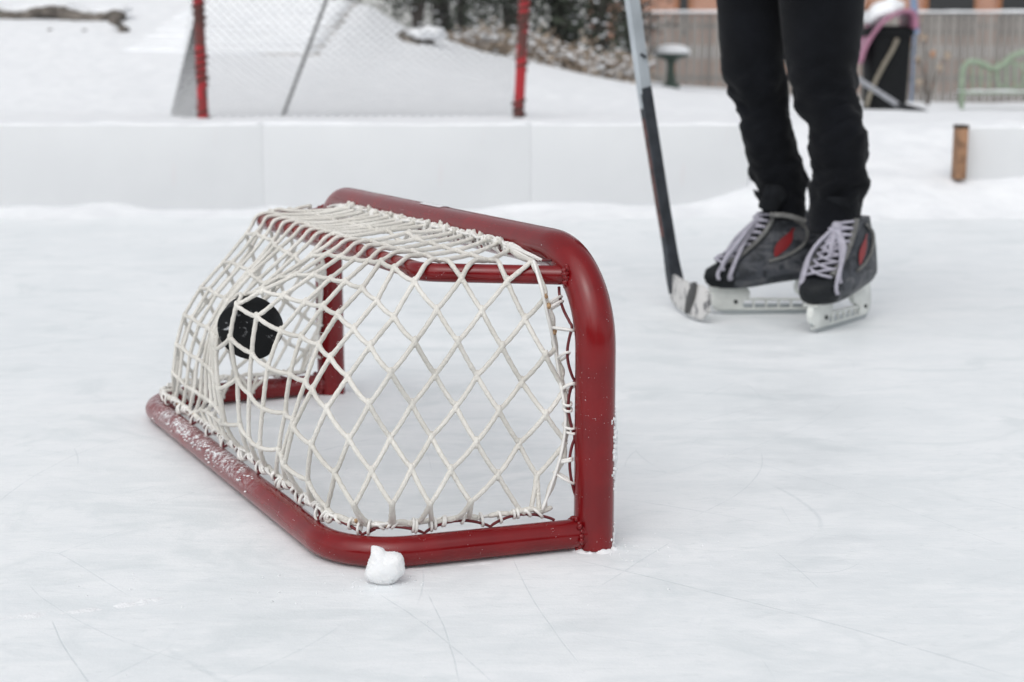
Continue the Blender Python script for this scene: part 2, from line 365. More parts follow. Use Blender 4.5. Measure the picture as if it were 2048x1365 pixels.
# scalloped wire the net is laced to
wire_paths = []
def scallop(P, dirs, r0, h, period):       # P centre line points, dirs outward unit vector per point
    Pr = resample(P, .004); tot = .004 * (len(Pr) - 1); out = []
    for i, p in enumerate(Pr):
        s = i * .004; ph = abs(math.sin(math.pi * s / period)) ** .8
        out.append(p + dirs(i / (len(Pr) - 1), p) * (r0 + .0008 + h * ph))
    return out
def inward(f, p):                          # from the base tube up and in
    ctr = G(GW / 2, .10, p.z); d = (ctr - p); 
    q = toG(p)
    if q.y > .24: d = -BB * 1.0 + OO * (0.9 if q.x < .12 else (-.9 if q.x > GW - .12 else 0)) * (1 - min(1, (.3 - q.y) * 3))
    else: d = OO if q.x < GW / 2 else -OO
    d = V((d.x, d.y, 0)).normalized(); return (d * .42 + V((0, 0, 1)) * .9).normalized()
WB = scallop(resample(baseP, .01)[3:-3], inward, RB, .0095, .072)
pw = [G(0, 0, z) for z in np.linspace(.045, .21, 20)] + fillet([G(0, 0, .21), G(0, 0, HC), G(.2, 0, HC)], [.098], 16)[1:-1]
WP = scallop(pw[:30], lambda f, p: (BB * .8 + (G(.098, 0, .214) - p).normalized() * (.55 if p.z < .25 else .7)).normalized(), RP, .0075, .066)
pf = [G(GW, 0, z) for z in np.linspace(.045, .24, 20)]
WF = scallop(pf, lambda f, p: (BB * .85 - OO * .5).normalized(), RP, .0075, .066)
WC = scallop([G(o, 0, HC) for o in np.linspace(.06, GW - .06, 60)], lambda f, p: (BB * .93 - zf(.36)).normalized(), RP, .007, .07)
m = MB()
for W in (WB, WP, WF, WC): m.tube(W, .0016, 8)
m.build('lacing_wire', WIREM, goal)
# ---- the net: one sheet of knotless cord, lattice of p (courses) and q (strands), relaxed as a cloth
QS = -12; L0 = .0435
def mir(q): return QS - q
near = {}
TR = {(0,0):(762,523),(0,1):(789,536),(0,2):(829,564),(0,3):(874,620),(0,4):(916,684),(1,-3):(628,549),(1,-2):(661,557),(1,-1):(691,563),(1,0):(725,576),(1,1):(754,601),
 (1,2):(788,634),(1,3):(830,684),(-1,-3):(742,482),(-1,-2):(769,489),(-1,-1):(798,497),(-1,0):(825,502),(-1,1):(851,510),(-1,2):(878,521),(-1,3):(923,557),(-1,4):(964,622),(-1,5):(1004,694),
 (-2,-2):(835,478),(-2,-1):(861,485),(-2,0):(887,493),(-2,1):(914,501),(-2,2):(943,509),(-2,3):(980,521),(-2,4):(1015,564),(-2,5):(1050,638),(-2,6):(1091,711),
 (0,5):(954,752),(2,3):(782,746),(1,4):(870,750),(-1,6):(1044,764),(2,4):(824,809),(1,5):(912,814),(0,6):(998,822),(-1,7):(1092,830),
 (2,2):(741,692),(2,1):(708,657),(2,0):(676,629),(2,-1):(647,612),(2,-2):(611,604),(2,-3):(567,591),(2,-4):(525,581),(3,0):(638,690),(3,1):(661,715),(3,2):(696,754),(3,3):(738,809),(3,4):(781,876),
 (2,5):(863,874),(1,6):(953,885),(0,7):(1038,888),(3,-1):(603,673),(3,-2):(562,662),(3,-3):(514,634),(3,-4):(463,610),(3,5):(823,938),(2,6):(902,940),(1,7):(995,949),(0,8):(1073,954),
 (4,5):(784,1010),(3,6):(860,1010),(2,7):(941,1006),(4,4):(743,943),(4,3):(698,879),(4,2):(654,818),(4,1):(625,778),(4,0):(612,762),(4,-1):(581,748),(4,-2):(536,734),(4,-3):(504,707),(4,-4):(461,676),
 (5,4):(709,1013),(5,3):(670,947),(5,2):(623,890),(5,1):(587,855),(5,0):(587,837),(5,-1):(571,826),(5,-2):(526,817),(5,-3):(499,787),(5,-4):(475,757),
 (6,3):(654,1017),(6,2):(616,962),(6,1):(569,931),(6,0):(564,912),(6,-1):(558,898),(6,-2):(520,895),(6,-3):(498,877),(6,-4):(480,850)}
LB = {(0,9):(1096,1030),(1,8):(1046,1022),(2,8):(975,1040),(3,7):(897,1044),(4,6):(822,1050),(5,5):(748,1056),(6,4):(690,1046),(7,3):(642,1032),(7,2):(606,1008),(7,1):(584,986),(7,0):(562,966)}
PINPOST = {(-3,4):(1067,524),(-3,5):(1092,592),(-3,6):(1112,693),(-2,7):(1128,779),(-1,8):(1132,884)}
def in_near(p, q):
    if (p, q) in PINPOST or (p, q) in LB: return True
    if p < -3 or p > 7: return False
    if p == -4: return False
    if p == -3: return q <= 3
    if q <= 3: return p + q <= 10
    return p + q < 10 and ((p >= -2 and q <= 6) or (p >= -1 and q <= 7) or (p >= 0 and q == 8)) and (p, q) != (-3, q)
nodes = [(p, q) for p in range(-4, 8) for q in range(QS // 2, 10) if in_near(p, q)]
nodes += [(p, mir(q)) for (p, q) in nodes if mir(q) != q]
NI = {k: i for i, k in enumerate(nodes)}
# rest surface
wall_n = (G(.035, .19, .04) - G(0, .035, .04)).cross(G(.046, .075, .29) - G(0, .035, .04)).normalized()
lac_base = [p + inward(0, p) * (RB + .0125) for p in resample(baseP, .01)]
lb_len = [0]
for a, c_ in zip(lac_base, lac_base[1:]): lb_len.append(lb_len[-1] + (c_ - a).length)
def lb_at(s):
    s = min(max(s, 0), lb_len[-1] - 1e-6)
    j = max(i for i, l in enumerate(lb_len) if l <= s); j = min(j, len(lac_base) - 2); return lac_base[j].lerp(lac_base[j + 1], (s - lb_len[j]) / (lb_len[j + 1] - lb_len[j]))
def lb_near(pt):                                  # nearest lacing parameter
    return lb_len[min(range(len(lac_base)), key=lambda i: (lac_base[i] - pt).length)]
s_c = lb_len[-1] / 2
S70 = lb_near(gp(562, 966, .04))
def mirror_pt(P): g = toG(P); return G(GW - g.x, g.y, g.z)
pos, pin, rays, rayw = {}, set(), {}, {}
pin_s = {}
for (p, q) in nodes:
    if q < QS / 2: continue
    if p == -3 and q <= 3:
        o = GW / 2 - .0313 * (q - QS / 2); pos[p, q] = G(o, .0275, HC - .001 - .004 * (q == 3)); pin.add((p, q))
    elif (p, q) in PINPOST:
        P = pp(*PINPOST[p, q], G(0, .024, 0), BB); P = G(.098, .026, .300) if (p, q) == (-3, 4) else P; P = P + (cC - P).normalized() * {(-3, 4): .046, (-3, 5): .040}.get((p, q), 0); pos[p, q] = P; pin.add((p, q))
    elif (p, q) in LB:
        pin_s[p, q] = lb_near(gp(*LB[p, q], .042)); pos[p, q] = lb_at(pin_s[p, q]); pin.add((p, q))
    elif p == 7:
        f = (0 - q) / (0 - QS / 2); pin_s[p, q] = S70 + (s_c - S70) * f; pos[p, q] = lb_at(pin_s[p, q]); pin.add((p, q))
    else:
        tp = {0: 0.}.get(p, None)
        # smooth guess: top panel / back panel / near wall
        oT = .432 + (.10 - .432) * (q - QS / 2) / (3 - QS / 2) if q <= 2 else .09
        if q <= 1 and p <= 0:
            f = (p + 3) / 3; o = GW / 2 - (GW / 2 - (.16 - .02 * f)) * (q - QS / 2) / (2 - QS / 2); pos[p, q] = G(o, .03 + .126 * f, HC - .002 - .008 * f)
        elif q <= 1:
            f = p / 7; o = GW / 2 - (GW / 2 - (.145 * (1 - f) + .09 * f)) * (q - QS / 2) / (2 - QS / 2)
            pos[p, q] = G(o, .155 + .125 * f ** .9 + .045 * math.sin(f * math.pi), UBZ - .245 * f)
        elif (p, q) in TR: pos[p, q] = pp(*TR[p, q], G(0, .035, .04), wall_n)
        else: pos[p, q] = G(.06, .08, HC - .005) + V((random.uniform(-.01, .01), random.uniform(-.01, .01), 0))
for (p, q) in nodes:
    if (p, q) not in pos:
        g = toG(pos[p, mir(q)]); pos[p, q] = G(GW - g.x, g.y * (1 if g.z > .1 else 1.0), g.z)
        if (p, mir(q)) in pin: pin.add((p, q))
        if (p, mir(q)) in pin_s: pin_s[p, q] = lb_len[-1] - pin_s[p, mir(q)]; pos[p, q] = lb_at(pin_s[p, q])
edges = []
for (p, q) in nodes:
    for k in ((p, q + 1), (p + 1, q)):
        if k not in NI or ((p, q) in pin and k in pin and not (p, q) == (7, 99)): continue
        edges.append(((p, q), k))
# drop strand pieces that would run outside the panels
NSUB = 4; Ps = [pos[k] for k in nodes]; fixed = [k in pin for k in nodes]; seg = []; chain = {}
feet = []
def addp(P, fx=False): Ps.append(P); fixed.append(fx); return len(Ps) - 1
for (a, c_) in edges:
    ia, ic = NI[a], NI[c_]
    if c_ in pin_s and a not in pin:              # a foot spreads along the lacing
        sg = -1 if c_[0] > a[0] else 1            # strand going down-left / down-right
        sp = (.013 if a[0] + a[1] == 9 else .005)
        d_ = lb_at(pin_s[c_] + (-sp if sg < 0 else sp)) if c_[1] > QS / 2 else lb_at(pin_s[c_] + (sp if sg > 0 else -sp))
        if (c_[1] > QS / 2 and sg < 0): d_ = lb_at(pin_s[c_] - sp)
        ic = addp(d_, True); feet.append((d_, lb_at(pin_s[c_])))
    A, Cc = Ps[ia], Ps[ic]; ids = [ia]
    for k in range(1, NSUB): ids.append(addp(A.lerp(Cc, k / NSUB)))
    ids.append(ic); chain[a, c_] = ids
    rest = L0 * (1.0 if a[0] >= 0 else .99)
    if c_ in pin or a in pin: rest *= .92
    for i, j in zip(ids, ids[1:]): seg.append((i, j, rest / NSUB))
X = np.array([list(p) for p in Ps]); FX = np.array(fixed); I = np.array([s[0] for s in seg]); J = np.array([s[1] for s in seg]); RL = np.array([s[2] for s in seg])
for (k, (x, y)) in TR.items():
    if k in NI and k not in pin: rays[NI[k]] = ray(x, y).normalized()
RI = np.array(list(rays.keys())); RD = np.array([list(v) for v in rays.values()]); CC = np.array([0, 0, .5])
# puck
PC = pp(501, 656, G(0, .262, 0), BB); PR, PT = .0381, .0254
toC = (cC - PC).normalized(); side = toC.cross(V((0, 0, 1))).normalized()      # to the right of the picture is -side
PAX = (toC * .80 + V((0, 0, -.42)) + side * .30).normalized()
PCn = np.array(list(PC)); PAn = np.array(list(PAX)); Cn = np.array(list(cC))
free = ~FX; cap_pts = np.array([list(p) for p in resample(ubarP, .012)]); cr_pts = np.array([list(p) for p in resample(mouth, .012)]); bs_pts = np.array([list(p) for p in resample(baseP, .012)])
def collide(X, pts, r):
    A = pts[:-1]; D = pts[1:] - A; LL = (D * D).sum(1)
    d = X[:, None, :] - A[None]; tt = np.clip((d * D[None]).sum(2) / LL[None], 0, 1); cl = A[None] + tt[..., None] * D[None]
    v = X[:, None, :] - cl; dist = np.sqrt((v * v).sum(2)); k = dist.argmin(1); ar = np.arange(len(X)); dm = dist[ar, k]; vm = v[ar, k]
    hit = dm < r; X[hit] += vm[hit] / np.maximum(dm[hit], 1e-6)[:, None] * (r - dm[hit])[:, None]
qv = np.zeros(len(X))
for (a, c_), ids in chain.items():
    for t_, i in enumerate(ids): qv[i] = a[1] + (c_[1] - a[1]) * t_ / (len(ids) - 1)
qf = qv[free]
row = np.zeros(len(X)); BBn = np.array(list(BB))
for (a, c_), ids in chain.items():
    for i in ids:
        if a[0] >= 0 and a[1] <= 2 and c_[1] >= mir(2): row[i] = 1
cnt = np.bincount(I, minlength=len(X)) + np.bincount(J, minlength=len(X)); cnt = np.maximum(cnt, 1)
mid_prev = np.full(len(X), -1); mid_next = np.full(len(X), -1)
for ids in chain.values():
    for k in range(1, len(ids) - 1): mid_prev[ids[k]] = ids[k - 1]; mid_next[ids[k]] = ids[k + 1]
MM = np.where(mid_prev >= 0)[0]
IT = 700; P0n = np.array(list(P0)); OOn = np.array(list(OO)); BZ = [.03, .08, .13, .18, .22, .25, .27, .29, .31]; BL = [.277, .292, .300, .304, .292, .262, .225, .180, .162]
on_ = (ubarP[1] - ubarP[0]).cross(V((0, 0, 1))).normalized(); on_ = on_ if on_.dot(OO) < 0 else -on_
OA, ON = np.array(list(ubarP[0])), np.array(list((on_ * .97 + V((0, 0, -.22))).normalized()))
OUT = np.array([NI[k] for k in ((-2, 4), (-1, 3), (0, 2))])
for it in range(IT):
    so_ = (X[OUT] - OA) @ ON; X[OUT] += np.maximum(0, RU + .0035 - so_)[:, None] * ON[None]
    d = X[J] - X[I]; l = np.sqrt((d * d).sum(1)); e = (l - RL) / np.maximum(l, 1e-9); e = np.where(e > 0, e, e * .35)
    wi = np.where(FX[J], 1., .5); wj = np.where(FX[I], 1., .5); c_i = d * (e * wi)[:, None]; c_j = -d * (e * wj)[:, None]
    acc = np.zeros_like(X)
    for k in range(3): acc[:, k] = np.bincount(I, c_i[:, k], len(X)) + np.bincount(J, c_j[:, k], len(X))
    mv = acc / (cnt[:, None] * .62); mv[FX] = 0; X += mv
    push = np.zeros_like(X); push[:, 2] -= .00006; push += (row * .00010 * (1 if it < IT * .9 else .6))[:, None] * BBn[None]
    push[FX] = 0; X += push
    X[MM] += .18 * ((X[mid_prev[MM]] + X[mid_next[MM]]) / 2 - X[MM])
    dd = X[RI] - CC; X[RI] += (.45 if it < IT - 60 else .6) * ((dd * RD).sum(1)[:, None] * RD - dd)
    if it % 3 == 0 or it > IT - 40:
        fr = X[free]
        collide(fr, cap_pts, RU + .0034); collide(fr, cr_pts, RP + .003); collide(fr, bs_pts, RB + .003)
        # cords stay on the outer side of the puck
        v = fr - PCn; h = v @ PAn; rad = v - h[:, None] * PAn[None]; rl = np.sqrt((rad ** 2).sum(1))
        ins = (h > -.02) & (h < PT / 2 + .0032) & (rl < PR + .0015)
        ins &= qf > -4.05
        fr[ins] += (PT / 2 + .0032 - h[ins])[:, None] * PAn[None]
        md_ = (np.abs(h) < PT / 2 + .0035) & (rl < PR + .0036) & (qf <= -4.05) & (qf > -4.95)
        fr[md_] += rad[md_] / np.maximum(rl[md_], 1e-6)[:, None] * (PR + .0036 - rl[md_])[:, None]
        ot = (np.abs(h) < PT / 2 + .002) & (rl < PR + .0032) & (qf <= -4.95)
        dv_ = rad[ot] / np.maximum(rl[ot], 1e-6)[:, None] * .4 + BBn[None] * .9 - PAn[None] * .5; dv_ /= np.sqrt((dv_ ** 2).sum(1))[:, None]; fr[ot] += dv_ * .002
        fr[:, 2] = np.maximum(fr[:, 2], .004)
        bq = (fr - P0n) @ BBn; oq = (fr - P0n) @ OOn; wq_ = np.clip((oq - .40) / .22, 0, 1); lim = np.interp(fr[:, 2], BZ, BL) * (1 - wq_) + np.interp(fr[:, 2], [.04, .073, .115, .155, .19, .22, .25, .28, .31], [.277, .274, .268, .256, .238, .215, .182, .158, .15]) * wq_ - .03 * np.clip((oq - .76) / .08, 0, 1); ex = np.maximum(0, bq - lim); fr -= ex[:, None] * BBn[None]
        X[free] = fr
m = MB(); CR = .0027
strands = {}
for (a, c_), ids in chain.items():
    pts = [V(X[i]) for i in ids]
    # smooth continuation: cubic through the chain
    kind = 'q' if c_[0] == a[0] + 1 else 'p'
    strands.setdefault((kind, a[1] if kind == 'q' else a[0]), []).append((a[0] if kind == 'q' else a[1], ids))
for key, L in strands.items():
    L.sort(); run = [L[0]]; runs = []
    for x in L[1:]:
        if x[0] == run[-1][0] + 1: run.append(x)
        else: runs.append(run); run = [x]
    runs.append(run)
    for r_ in runs:
        ids = [r_[0][1][0]]
        for _, c_ in r_: ids += c_[1:]
        pts = crv([V(X[i]) for i in ids], 3)
        rr = [CR * (1 + .07 * math.sin(i * 1.9 + hash(key) % 7) + .03 * random.uniform(-1, 1)) for i in range(len(pts))]
        m.tube(pts, rr, 8)
nb = {}
for (a, c_), ids in chain.items():
    nb.setdefault(a, []).append(V(X[ids[1]])); nb.setdefault(c_, []).append(V(X[ids[-2]]))
for k in nodes:
    if k in pin or len(nb.get(k, [])) < 4: continue
    c0 = V(X[NI[k]]); up = [n_ - c0 for n_ in nb[k]]
    # long axis = bisector of the pairs above and below
    rt, bk, lf, dn = None, None, None, None
    e1 = V(X[chain[k, (k[0], k[1] + 1)][1]]) - c0; e2 = V(X[chain[k, (k[0] + 1, k[1])][1]]) - c0
    ax = (e1.normalized() + e2.normalized())
    if ax.length < .3: continue
    ax.normalize(); zq = ax.to_track_quat('Z', 'Y').to_matrix()
    m.ell(c0, (CR * 1.28, CR * 1.28, CR * 2.5), 2, zq, jit=.06, seed=NI[k])
for a, c_ in feet: m.tube(crv([a, (a + c_) / 2 + V((0, 0, -.002)), c_], 3), CR * .95, 8)
m.build('net', CORD, goal, smooth='all')
# lacing: a thin cord whipped round the wire and the edge of the net
m = MB(); fz = MB()
def lace(W, netedge, stepm, dens=1.0):
    """W wire points (4 mm apart)"""
    run = []; nW = len(W); k = 4
    while k < nW - 4:
        p = W[k]; tn = (W[k + 1] - W[k - 1]).normalized(); e = netedge(k / nW, p); d = (e - p)
        if d.length < .004: d = V((0, 0, .004))
        u = d.normalized(); w_ = tn.cross(u).normalized(); ctr = (p + e) / 2; a_ = d.length / 2 + .0026
        th = random.uniform(-.5, .5); sk = tn * random.uniform(-.003, .003)
        loop = [ctr + u * a_ * math.cos(f) + w_ * .0042 * math.sin(f) + sk * math.cos(f) for f in [i * math.pi / 5 + th for i in range(10)]]
        m.tube(loop, .00165, 6, closed=True)
        if random.random() < .45:
            loop = [x + tn * .0036 + sk for x in loop]; m.tube(loop, .0016, 6, closed=True)
        run.append(e + V((random.uniform(-1, 1), random.uniform(-1, 1), random.uniform(-1, 1))) * .0018 + w_ * random.choice((-.003, .003)))
        k += max(2, int(random.uniform(.6, 1.4) * stepm / .004))
    m.tube(crv(run, 5), .0017, 6)
    return run
lacB = lambda f, p: (lambda q: q)(lac_base[min(range(len(lac_base)), key=lambda i: (lac_base[i] - p).length)] + V((0, 0, .001)))
r1 = lace(WB, lacB, .019)
# thick edge cord of the net along the base, following the lacing
edge = [lb_at(s) + V((random.uniform(-.001, .001), random.uniform(-.001, .001), random.uniform(-.0015, .003))) for s in np.arange(.03, lb_len[-1] - .03, .012)]
m2 = MB(); i = 0
while i < len(edge) - 3:
    n_ = random.choice((2, 3, 4)); sg = edge[i:i + n_ + 1]; m2.tube(crv(sg, 4), [CR * (1.1 if 0 < j < n_ * 4 else .75) for j in range(n_ * 4 + 1)], 8)
    if random.random() < .35: (lambda e_: (e_.ell(sg[-1] + V((0, 0, .0005)), (.0036, .0032, .003), 2, jit=.35, seed=i), e_.build('cord_end', TAN, goal, smooth='all')))(MB())
    i += n_ + random.choice((0, 0, 1))
postpins = [V(X[NI[k]]) for k in ((-3, 4), (-3, 5), (-3, 6), (-2, 7), (-1, 8), (0, 9))]
pe = crv(postpins, 10)
r2 = lace(WP, lambda f, p: min(pe, key=lambda q: (q - p).length), .034)
pj = [p + V((random.uniform(-1, 1), random.uniform(-1, 1), 0)) * .0015 for p in resample(pe, .011)]
m2.tube(crv(pj, 4), [CR * (1.0 + .35 * math.sin(i * .55)) for i in range((len(pj) - 1) * 4 + 1)], 8)
m.tube(crv([p + (cC - p).normalized() * .006 + V((random.uniform(-.004, .002), 0, 0)) for p in resample(pe, .035)], 8), .0018, 6)
for k in range(5): e_ = MB(); e_.ell(random.choice(pj) + (cC - P0).normalized() * .003, (.0026, .0026, .003), 2, jit=.4, seed=k); e_.build('cord_end', TAN, goal, smooth='all')
cl_ = [V(X[NI[-3, q]]) for q in range(mir(3), 4)]; ce = resample(cl_, .01)
r3 = lace(WC, lambda f, p: min(ce, key=lambda q: (q - p).length) + V((0, 0, .003)), .017)
cj = [p + V((random.uniform(-1, 1), random.uniform(-1, 1), random.uniform(-.5, 2))) * .0016 for p in ce]
m2.tube(crv(cj, 4), [CR * (1.15 + .3 * math.sin(i * .7)) for i in range((len(cj) - 1) * 4 + 1)], 8)
for p in cj[::3]: m2.ell(p + V((0, 0, .003)) + BB * random.uniform(-.004, .006), (.0034, .0034, .0045), 2, jit=.4, seed=int(p.x * 999))
for k in ((-3, 4),): m2.tube(crv([cl_[-1], (cl_[-1] + postpins[0]) / 2 + V((0, 0, -.003)), postpins[0]], 4), CR * 1.1, 8)
fpins = [mirror_pt(p) for p in pe]
r4 = lace(WF, lambda f, p: min(fpins, key=lambda q: (q - p).length), .026)
m2.tube(crv(resample(fpins, .012), 3), CR * 1.15, 8)
# frayed hairs on a few cords
for (x, y) in ((664, 650), (655, 668), (640, 735), (648, 720), (690, 545), (664, 600), (636, 752)):
    k = min((k for k in TR if k in NI), key=lambda k: (TR[k][0] - x) ** 2 + (TR[k][1] - y) ** 2)
    for ids in [chain[e] for e in chain if k in e][:2]:
        for _ in range(8):
            i = random.randrange(len(ids) - 1); p = V(X[ids[i]]).lerp(V(X[ids[i + 1]]), random.random()); d = V((random.uniform(-1, .3), random.uniform(-.6, .6), random.uniform(-.3, 1))).normalized()
            fz.tube([p, p + d * .0035, p + d * .006 + V((0, 0, -.001))], .00014, 3)
lo = m.build('lacing', LACE, goal, smooth='all'); m2.build('edge_cord', CORD, goal, smooth='all'); fz.build('frayed_fibres', LACE, goal)['kind'] = 'stuff'
#PUCK
RUB = MT('puck_rubber', (.012, .013, .014), .6, Specular_IOR_Level=.2)
f = RUB.noise(95, 5, .7); g_ = RUB.noise(26, 3); msk = RUB.math('MULTIPLY', RUB.ramp(f, .56, .68), RUB.ramp(g_, .52, .66))
RUB.color(RUB.mix(msk, (.0065, .0075, .0085), (.55, .56, .58))); RUB.bump(RUB.noise(700, 3), .4, .0006)
prof = [(0, PT / 2), (PR - .0022, PT / 2), (PR - .0006, PT / 2 - .0006), (PR, PT / 2 - .0022), (PR, -PT / 2 + .0022), (PR - .0006, -PT / 2 + .0006), (PR - .0022, -PT / 2), (0, -PT / 2)]
m = MB(); R_ = PAX.to_track_quat('Z', 'Y').to_matrix(); rs = []
for (r_, h_) in prof: rs.append([PC + R_ @ V((max(r_, 1e-4) * math.cos(a), max(r_, 1e-4) * math.sin(a), h_)) for a in [k * math.pi / 32 for k in range(64)]])
m.rings(rs); pk = m.build('puck', RUB.m); tag(pk, 'black rubber puck caught in the back of the small net', 'puck')
#SNOW BITS
def patch(name, x0, x1, y0, y1, step, hf, mat):
    nx, ny = int((x1 - x0) / step) + 1, int((y1 - y0) / step) + 1; m = MB()
    H = [[hf(x0 + i * step, y0 + j * step) for i in range(nx)] for j in range(ny)]
    idx = {}
    for j in range(ny - 1):
        for i in range(nx - 1):
            if max(H[j][i], H[j][i + 1], H[j + 1][i], H[j + 1][i + 1]) > -.0002:
                f = []
                for (a, c_) in ((i, j), (i + 1, j), (i + 1, j + 1), (i, j + 1)):
                    if (a, c_) not in idx: idx[a, c_] = len(m.v); m.v.append((x0 + a * step, y0 + c_ * step, H[c_][a]))
                    f.append(idx[a, c_])
                m.f.append(tuple(f)); m.mi.append(0)
    return m
def ridge(path, wd, h):                    # height of shavings pushed up along a line
    P = [gp(x, y) for x, y in path]
    def hf(x, y):
        best = 9; tt = 0
        for k, (a, c_) in enumerate(zip(P, P[1:])):
            d = c_ - a; t_ = max(0, min(1, ((x - a.x) * d.x + (y - a.y) * d.y) / (d.x ** 2 + d.y ** 2))); px, py = a.x + d.x * t_, a.y + d.y * t_
            dd = math.hypot(x - px, y - py)
            if dd < best: best = dd; tt = (k + t_) / (len(P) - 1)
        if best > wd * 2.5: return -.004
        e = sstep(0, .05, tt) * sstep(1, .93, tt)
        return h * math.exp(-(best / wd) ** 2) * (.55 + .9 * fbm(x, y, 45, 2) + .5 * nz(x, y, 260, 4)) * e * (.4 + .8 * abs(nz(x, y, 11, 8)) * 2) - h * .22
    return hf, P
bits = MB()
for path, wd, h in (([(-40, 1240), (110, 1228), (240, 1212), (345, 1196)], .008, .0034), ([(800, 1140), (900, 1134), (1030, 1120)], .004, .0016)):
    hf, P = ridge(path, wd, h); q = patch('x', min(p.x for p in P) - .02, max(p.x for p in P) + .02, min(p.y for p in P) - .02, max(p.y for p in P) + .02, .0022, hf, None); bits.add(q.v, q.f)
def blob_ring(c_, r0, wd, h, sd=0):
    def hf(x, y):
        d = math.hypot(x - c_.x, y - c_.y) - r0
        return h * math.exp(-(d / wd) ** 2) * (.5 + 1.0 * fbm(x, y, 70, sd) + .5 * nz(x, y, 240, sd)) - h * .18
    return patch('x', c_.x - r0 - wd * 3, c_.x + r0 + wd * 3, c_.y - r0 - wd * 3, c_.y + r0 + wd * 3, .0018, hf, None)
for c_, sd_ in ((P0, 1), (P1, 2)): q = blob_ring(c_, RP, .006, .005, sd_); bits.add(q.v, q.f)
for k in range(150):                        # scattered crumbs on the ice
    if k < 45: c_ = P0 + V((random.gauss(.03, .045), random.gauss(-.01, .03), 0))
    elif k >= 110: c_ = gp(768, 1165) + V((random.gauss(0, .022), random.gauss(-.004, .012), 0))
    elif k < 62: c_ = gp(random.uniform(0, 740), 1190 - random.uniform(-25, 45))
    else: c_ = gp(random.uniform(-20, 2070), random.uniform(700, 1365))
    s_ = random.uniform(.0004, .0011) * (1.6 if random.random() < .06 else 1); bits.ell(V((c_.x, c_.y, s_ * .4)), (s_ * 1.4, s_, s_ * .8), 1, jit=.5, seed=k)
tag(bits.build('snow_shavings', CRUMB, smooth='all'), 'loose snow shavings and crumbs lying on the ice', 'snow', kind='stuff')
# snow stuck to the near post
m = MB(); view = V((P0.x, P0.y, 0)).normalized(); rgt = V((view.y, -view.x, 0))
for y_, n_, sp in ((900, 190, 44), (850, 80, 20), (1075, 90, 20)):
    for k in range(n_):
        yy = y_ + random.gauss(0, sp * .6); base = pp(1229, yy, P0, view); z = base.z
        if z < .003: continue
        a = random.gauss(.05, .16); d = (rgt * math.cos(a) - view * math.sin(a)); s_ = random.uniform(.0007, .0019) * (1.2 if abs(yy - 900) < 40 else .7)
        m.ell(P0 + d * (RP + s_ * .3) + V((0, 0, z)), (s_, s_, s_ * 1.5), 2, jit=.5, seed=k)
m.build('stuck_snow', CRUMB, goal, smooth='all')['kind'] = 'stuff'
m = MB()
for k in range(260):                        # clots on the rear base bar
    s_ = random.choice((random.gauss(.46, .07), random.gauss(.62, .06))); 
    if not .3 < s_ < .76: continue
    a = random.gauss(1.2, .45); r_ = random.uniform(.0005, .0015) * (1.5 if random.random() < .06 else 1); b0 = .2745 + .0215 * (s_ - .03) / .83
    m.ell(G(s_, b0 + math.cos(a) * RB, RB + math.sin(a) * RB), (r_ * 1.6, r_ * 1.6, r_ * .8), 1, jit=.5, seed=k)
m.build('stuck_snow', CRUMB, goal, smooth='all')['kind'] = 'stuff'
# lump of snow
bm = bmesh.new(); bmesh.ops.create_icosphere(bm, subdivisions=6, radius=1)
cpos = gp(770, 1167); sil = crv([V((x_, 0, z_)) for x_, z_ in ((-.92, 0), (-.72, .5), (-.64, .98), (-.34, .95), (-.08, .84), (.04, .70), (.45, .68), (.88, .56), (1, .1), (.97, -.35), (.5, -.85), (0, -1), (-.6, -.88), (-1, -.55), (-.92, 0))], 8)
def silr(a):
    best = min(sil, key=lambda p: abs((math.atan2(p.z, p.x) - a + math.pi) % (2 * math.pi) - math.pi)); return math.hypot(best.x, best.z)
for v in bm.verts:
    a = math.atan2(v.co.z, v.co.x); k = silr(a) ; rad = math.hypot(v.co.x, v.co.z)
    rf = rad ** -.42 if rad > .05 else 3.0; k *= rf
    nn = noise.noise(v.co * 2.6) * .05 + noise.noise(v.co * 8) * .045 + noise.noise(v.co * 17) * .03 + noise.noise(v.co * 44) * .03
    v.co = V((v.co.x * k, v.co.y * (.8 + .2 * (1 - rad)), v.co.z * k)) * (1 + nn)
    v.co = V((v.co.x * .0192, v.co.y * .0125, v.co.z * .0200 + .0185))
t = MT('snow_lump', (.9, .91, .92), .8, Subsurface_Weight=.7, Subsurface_Scale=.012); t.b.inputs['Subsurface Radius'].default_value = (1, 1.05, 1.1); t.bump(t.noise(420, 4, .7), .9, .0014)
m = MB(); m.bm(bm, cpos); tag(m.build('snow_chunk', t.m, smooth='all'), 'jagged lump of packed snow leaning against the front base bar', 'snow chunk')
